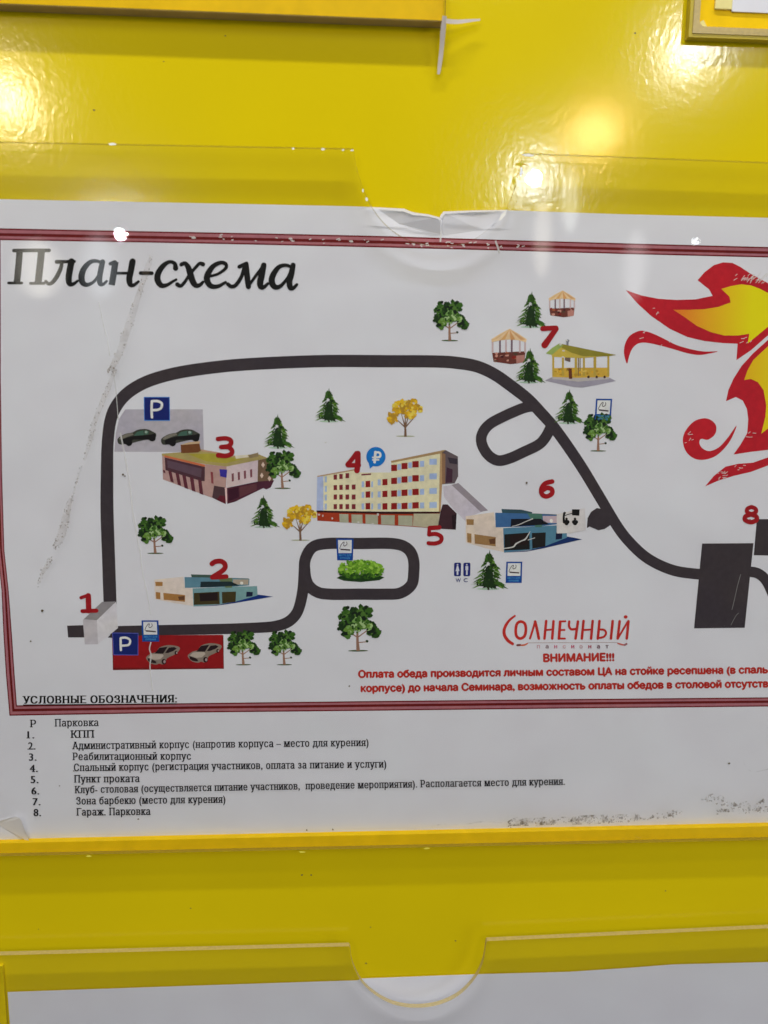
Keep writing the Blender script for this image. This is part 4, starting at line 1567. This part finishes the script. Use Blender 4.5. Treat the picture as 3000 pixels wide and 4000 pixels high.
INK2 = ink(30, 28, 34)
leg('Р', 125, 198, 145, 198)
leg('Парковка', 225, 195, 397, 193)
rows = [('1.', 'КПП', 112, 138, 243, 290, 378, 241, 240), ('2.', 'Административный корпус (напротив корпуса – место для курения)', 115, 143, 288, 295, 1492, 287, 274),
        ('3.', 'Реабилитационный корпус', 118, 147, 333, 297, 773, 331, 329), ('4.', 'Спальный корпус (регистрация участников, оплата за питание и услуги)', 121, 152, 379, 300, 1564, 376, 361),
        ('5.', 'Пункт проката', 125, 155, 424, 303, 563, 422, 420), ('7.', 'Зона барбекю (место для курения)', 133, 163, 514, 310, 912, 511, 504),
        ('8.', 'Гараж. Парковка', 137, 165, 558, 313, 607, 556, 553)]
for n_, s_, x0, x1, y0, xa, xb, ya, yb in rows:
    leg(n_, x0, y0, x1, y0)
    leg(s_, xa, ya, xb, yb)
leg('6.', 128, 470, 158, 470)
text(fl, 'Клуб- столовая (осуществляется питание участников,  проведение мероприятия). Располагается место для курения.', 295, 3099, 2206, 3066, 29, INK2, serif=True)
leg_o = fl.build('printed_legend', plan)
fl = Flat(3)
text(fl, 'УСЛОВНЫЕ ОБОЗНАЧЕНИЯ:', 92, 2749, 690, 2744, 30, INK, serif=True, bold=0.022)
fl.stroke([(90, 2754), (690, 2749)], 4, INK, sm=False, caps=False)
fl.build('printed_heading', plan)

RTX = ink(160, 46, 40)
fl = Flat(3)
text(fl, 'ВНИМАНИЕ!!!', 2124, 2585, 2398, 2581, 30, RTX, bold=0.06)
fit1 = 'Оплата обеда производится личным составом ЦА на стойке ресепшена (в спаль'
text(fl, fit1 + 'ном', 1401, 2647, 2998, 2629, 28, RTX, bold=0.06, fit=fit1)
fit2 = 'корпусе) до начала Семинара, возможность оплаты обедов в столовой отсутств'
text(fl, fit2 + 'ует', 1411, 2702, 3000, 2684, 28, RTX, bold=0.06, fit=fit2)
fl.build('printed_notice', plan)

# wordmark
fl = Flat(3)
lg = zm(2.37, 1850, 2350)
LR = ink(168, 44, 40)
L = lambda pts, wd, sm=True, m=LR: fl.stroke(pts, wd, m, lg, sm=sm)
L([(382, 132), (325, 180), (286, 250), (286, 310), (318, 360), (362, 392)], [18, 24, 28, 30, 30, 26])
fl.stroke([(437, 185), (474, 205), (484, 262), (470, 320), (430, 342), (397, 318), (390, 262), (402, 205)], 26, LR, lg, closed=True)
L([(522, 342), (548, 260), (570, 185)], 20); L([(570, 185), (588, 260), (604, 342)], 26)
L([(672, 180), (656, 342)], 24, False); L([(740, 182), (728, 342)], 24, False); L([(664, 264), (735, 258)], 18, False)
L([(802, 186), (790, 342)], 26, False); L([(802, 184), (850, 182)], 18, False); L([(796, 264), (842, 262)], 18, False); L([(792, 342), (846, 342)], 18, False)
L([(886, 184), (884, 228), (905, 256), (952, 252)], 22); L([(966, 184), (944, 342)], 24, False)
L([(1018, 180), (1002, 342)], 24, False); L([(1102, 180), (1088, 342)], 24, False); L([(1010, 264), (1095, 258)], 18, False)
L([(1166, 180), (1150, 342)], 24, False); L([(1155, 338), (1205, 326), (1226, 292), (1208, 262), (1160, 258)], 20)
L([(1288, 180), (1272, 342)], 24, False)
L([(1352, 182), (1334, 342)], 24, False); L([(1336, 340), (1428, 184)], 18, False); L([(1434, 182), (1418, 342)], 24, False)
fl.disc((1408, 142), 18, 16, LR, lg)
wm = fl.build('printed_wordmark', plan)
fl = Flat(4)
GR = ink(150, 132, 132)
L([(500, 382), (900, 380), (1330, 378)], 5, False, GR)
L([(405, 404), (432, 402)], 20, True, ink(112, 60, 60)); L([(440, 404), (470, 402), (498, 388)], [14, 16, 12], True, ink(182, 96, 70))
L([(1335, 386), (1365, 396), (1392, 402)], [12, 16, 14], True, ink(176, 92, 84)); L([(1398, 402), (1416, 392)], 18, True, ink(140, 92, 96))
fl.build('scroll_line', wm)
fl = Flat(5)
for ch, x, cc in zip('пансионат', (600, 680, 760, 840, 918, 995, 1076, 1156, 1236),
                     (ink(172, 140, 150), ink(120, 100, 108), ink(170, 100, 120), ink(176, 140, 148), ink(160, 66, 92), ink(168, 140, 146), ink(160, 84, 100), ink(112, 84, 96), ink(110, 92, 100))):
    text(fl, ch, *lg((x - 13, 432)), *lg((x + 13, 432)), 16, cc, bold=.03)
fl.build('small_caption', wm)

# ------------------------------------------------------------------ wear on the sheet and the holder, painted glints on its edges
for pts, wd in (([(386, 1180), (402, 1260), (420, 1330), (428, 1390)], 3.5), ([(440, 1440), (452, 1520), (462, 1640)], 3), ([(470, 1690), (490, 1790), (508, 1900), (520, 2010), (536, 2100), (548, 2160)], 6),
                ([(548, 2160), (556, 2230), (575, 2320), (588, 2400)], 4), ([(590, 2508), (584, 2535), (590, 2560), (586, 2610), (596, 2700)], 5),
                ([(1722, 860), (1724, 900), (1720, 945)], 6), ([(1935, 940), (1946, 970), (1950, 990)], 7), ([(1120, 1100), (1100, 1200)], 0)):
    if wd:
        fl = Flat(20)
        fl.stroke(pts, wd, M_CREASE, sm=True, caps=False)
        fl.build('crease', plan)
fl = Flat(21)
for k in range(46):
    # bright nicks along the top border
    x = random.choice([random.uniform(1400, 2100), random.uniform(700, 1500), random.uniform(1600, 1950)])
    y = 911 + (x - 1000) * .027 + random.uniform(12, 36)
    a = random.uniform(-.6, .5)
    l = random.uniform(4, 16)
    fl.stroke([(x, y), (x + l * math.cos(a), y + l * math.sin(a))], random.uniform(2.5, 5), M_SCRATCH, sm=False, caps=False)
fl.build('scratch', plan)
fl = Flat(22)
for x, y in ((757, 928), (1135, 932), (1372, 942)):
    fl.disc((x, y), 9, 5, M_SCRATCH, k=7, wob=.3)
fl.build('scratch', plan)
fl = Flat(22)
for k in range(30):
    x, y = fz((random.uniform(1250, 1540), random.uniform(280, 350)))
    a = random.uniform(-1.1, -.5)
    l = random.uniform(8, 26)
    fl.stroke([(x, y), (x + l * math.cos(a), y + l * math.sin(a))], 2.2, M_SCRATCH, sm=False, caps=False)
fl.build('scratch', plan)
fl = Flat(22)
for cx_, cy_, n_ in ((1390, 1640, 4), (840, 1690, 5), (1150, 2010, 12), (460, 790, 4), (1340, 830, 5), (1290, 1930, 5), (650, 890, 2), (560, 590, 3)):
    for k in range(n_):
        x, y = fz((cx_ + random.uniform(-40, 60), cy_ + random.uniform(-40, 40)))
        a = random.uniform(-1.2, .2)
        l = random.uniform(6, 18)
        fl.stroke([(x, y), (x + l * math.cos(a), y + l * math.sin(a))], 2.2, M_SCRATCH, sm=False, caps=False)
fl.build('scratch', plan)
fl = Flat(22)
fl.stroke([(590, 672), (700, 655), (735, 620), (790, 590), (835, 570), (868, 520), (888, 485)], [10, 14, 16, 12, 16, 10, 6], M_SCRATCH, w, caps=False)
fl.stroke([(862, 580), (940, 555)], 8, M_SCRATCH, w, sm=False, caps=False)
fl.stroke([(690, 432), (760, 415), (850, 375), (918, 348)], [6, 8, 9, 12], M_SCRATCH, w, caps=False)
fl.build('scratch', plan)
fl = Flat(22)
M_FAINT = faint('faint_scratch', (0.9, 0.9, 0.88), 0.28)
fl.stroke([(1418, 900), (1450, 840), (1470, 820)], 2.5, M_FAINT, g4, caps=False)
fl.stroke([(1425, 800), (1440, 740), (1460, 650), (1482, 570)], 3, M_FAINT, g4, caps=False)
fl.build('scratch', plan)
fl = Flat(22)
for (x, y) in ((1270, 1728), (1262, 2015), (1400, 2040), (1475, 2010), (1455, 2045), (1560, 1912), (2190, 1345), (2200, 1370), (2210, 1330), (2196, 1395), (1935, 2260), (1245, 2010), (1300, 2025)):
    fl.disc((x + random.uniform(-4, 4), y), random.uniform(3, 6), random.uniform(2, 5), M_SCRATCH, k=6, wob=.3)
fl.build('scratch', plan)
fl = Flat(20)
for x, y, r in ((2848, 2982, 5), (540, 3200, 4), (1198, 3243, 4), (1372, 3260, 5), (480, 1855, 5), (488, 1860, 4), (2056, 1886, 5), (165, 2386, 6), (120, 2505, 5), (232, 3070, 3), (288, 3012, 3), (1300, 3240, 4),
                (2930, 2030, 3), (168, 3285, 4), (238, 3288, 5), (340, 3289, 4), (910, 3275, 4), (2375, 3235, 4), (1365, 2680, 4)):
    fl.disc((x, y), r * .9, r * .75, M_SPECK, k=7, wob=.4)
fl.build('dark_speck', plan)

M_SPARKLE = plain('painted_edge_sparkle', (0.9, 0.9, 0.86), 0.3)  # highlights on the acrylic edge, painted as small pale shapes
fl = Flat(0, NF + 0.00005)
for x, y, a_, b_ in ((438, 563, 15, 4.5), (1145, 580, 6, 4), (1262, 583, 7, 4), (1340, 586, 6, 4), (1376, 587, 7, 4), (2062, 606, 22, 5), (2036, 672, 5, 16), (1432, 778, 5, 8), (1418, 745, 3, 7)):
    fl.disc((x, y), a_, b_, M_SPARKLE, k=9, wob=.3)
fl.poly([(1948, 862), (1958, 838), (1980, 818), (1974, 840), (1956, 860)], M_SPARKLE)
M_GLINT = plain('bright_yellow_glint', (0.95, 0.86, 0.1), 0.3)  # glints along the spacer, painted as yellow discs
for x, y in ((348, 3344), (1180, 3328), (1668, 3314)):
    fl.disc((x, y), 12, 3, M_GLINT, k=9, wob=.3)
fl.build('edge_glint', holder)
fl = Flat(0, NB - 0.0009)


def smear(pts, ws, mat):
    fl.stroke(pts, ws, mat, sm=True, caps=False, sub=8)


def grit(pts, ws, count, rmax=4.5):
    q = smooth([(p[0], p[1], w_) for p, w_ in zip(pts, ws)], False, 6)
    for k in range(count):
        x, y, w_ = random.choice(q)
        d_ = random.choice((-1, 1)) * w_ * .5 * (1 - random.random() ** 2)
        fl.disc((x + d_, y + random.uniform(-12, 12)), random.uniform(1.2, rmax * .8), random.uniform(1.2, rmax * .8), M_GRIT, k=6, wob=.5, rot=random.uniform(0, 3))


for pts, ws, cnt in (([(592, 1000), (575, 1050), (548, 1130), (520, 1220), (492, 1300), (470, 1370), (440, 1430), (424, 1445)], [16, 34, 30, 40, 44, 40, 34, 14], 70),
                     ([(452, 1440), (420, 1520), (372, 1640), (352, 1720), (330, 1800)], [20, 30, 28, 26, 14], 60),
                     ([(318, 1820), (300, 1880), (280, 1950), (262, 2010)], [8, 10, 14, 20], 14),
                     ([(276, 1945), (262, 2000), (248, 2060), (232, 2110), (210, 2135)], [18, 40, 46, 44, 14], 60),
                     ([(196, 2180), (184, 2210), (165, 2240), (148, 2282)], [24, 30, 20, 12], 30)):
    ws = [x * .68 for x in ws]
    fl.stroke(pts, ws, M_GRIME, caps=False, sub=8)
    smear(pts, [x * .9 for x in ws], M_DIRT_PALE)
    grit(pts, ws, cnt)
fl.build('dirt_smear', holder)
fl = Flat(0, NB - 0.0008)
smear([(1960, 3224), (2050, 3205), (2150, 3208), (2300, 3202), (2430, 3196), (2560, 3186), (2660, 3174)], [10, 42, 30, 36, 30, 22, 18], M_DIRT)
smear([(2740, 3122), (2800, 3110), (2850, 3140), (2920, 3142), (2985, 3128)], [10, 22, 14, 22, 26], M_DIRT)
smear([(2800, 3168), (2900, 3162), (3040, 3156)], [10, 18, 16], M_DIRT)
smear([(1990, 3222), (2060, 3206), (2150, 3208)], [14, 22, 18], M_DIRT_PALE)
grit([(1990, 3222), (2060, 3206), (2150, 3208), (2300, 3202), (2430, 3198), (2560, 3188), (2660, 3176)], [20, 40, 34, 30, 26, 20, 14], 90, 6)
grit([(2760, 3125), (2850, 3140), (2985, 3132)], [20, 20, 20], 30, 6)
grit([(2800, 3168), (2900, 3164), (3020, 3158)], [12, 14, 12], 40, 6)
fl.build('dirt_smear', holder)
fl = Flat(0, NB - 0.0007)
smear([(1680, 3236), (1720, 3220), (1800, 3222), (1880, 3210), (1960, 3214)], [5, 6, 4, 6, 4], M_DIRT_PALE)
smear([(2900, 2965), (2918, 3000), (2945, 3014), (3000, 3005)], [5, 5, 4, 3], M_DIRT_PALE)
fl.build('dirt_smear', holder)

bpy.data.objects.remove(_to)
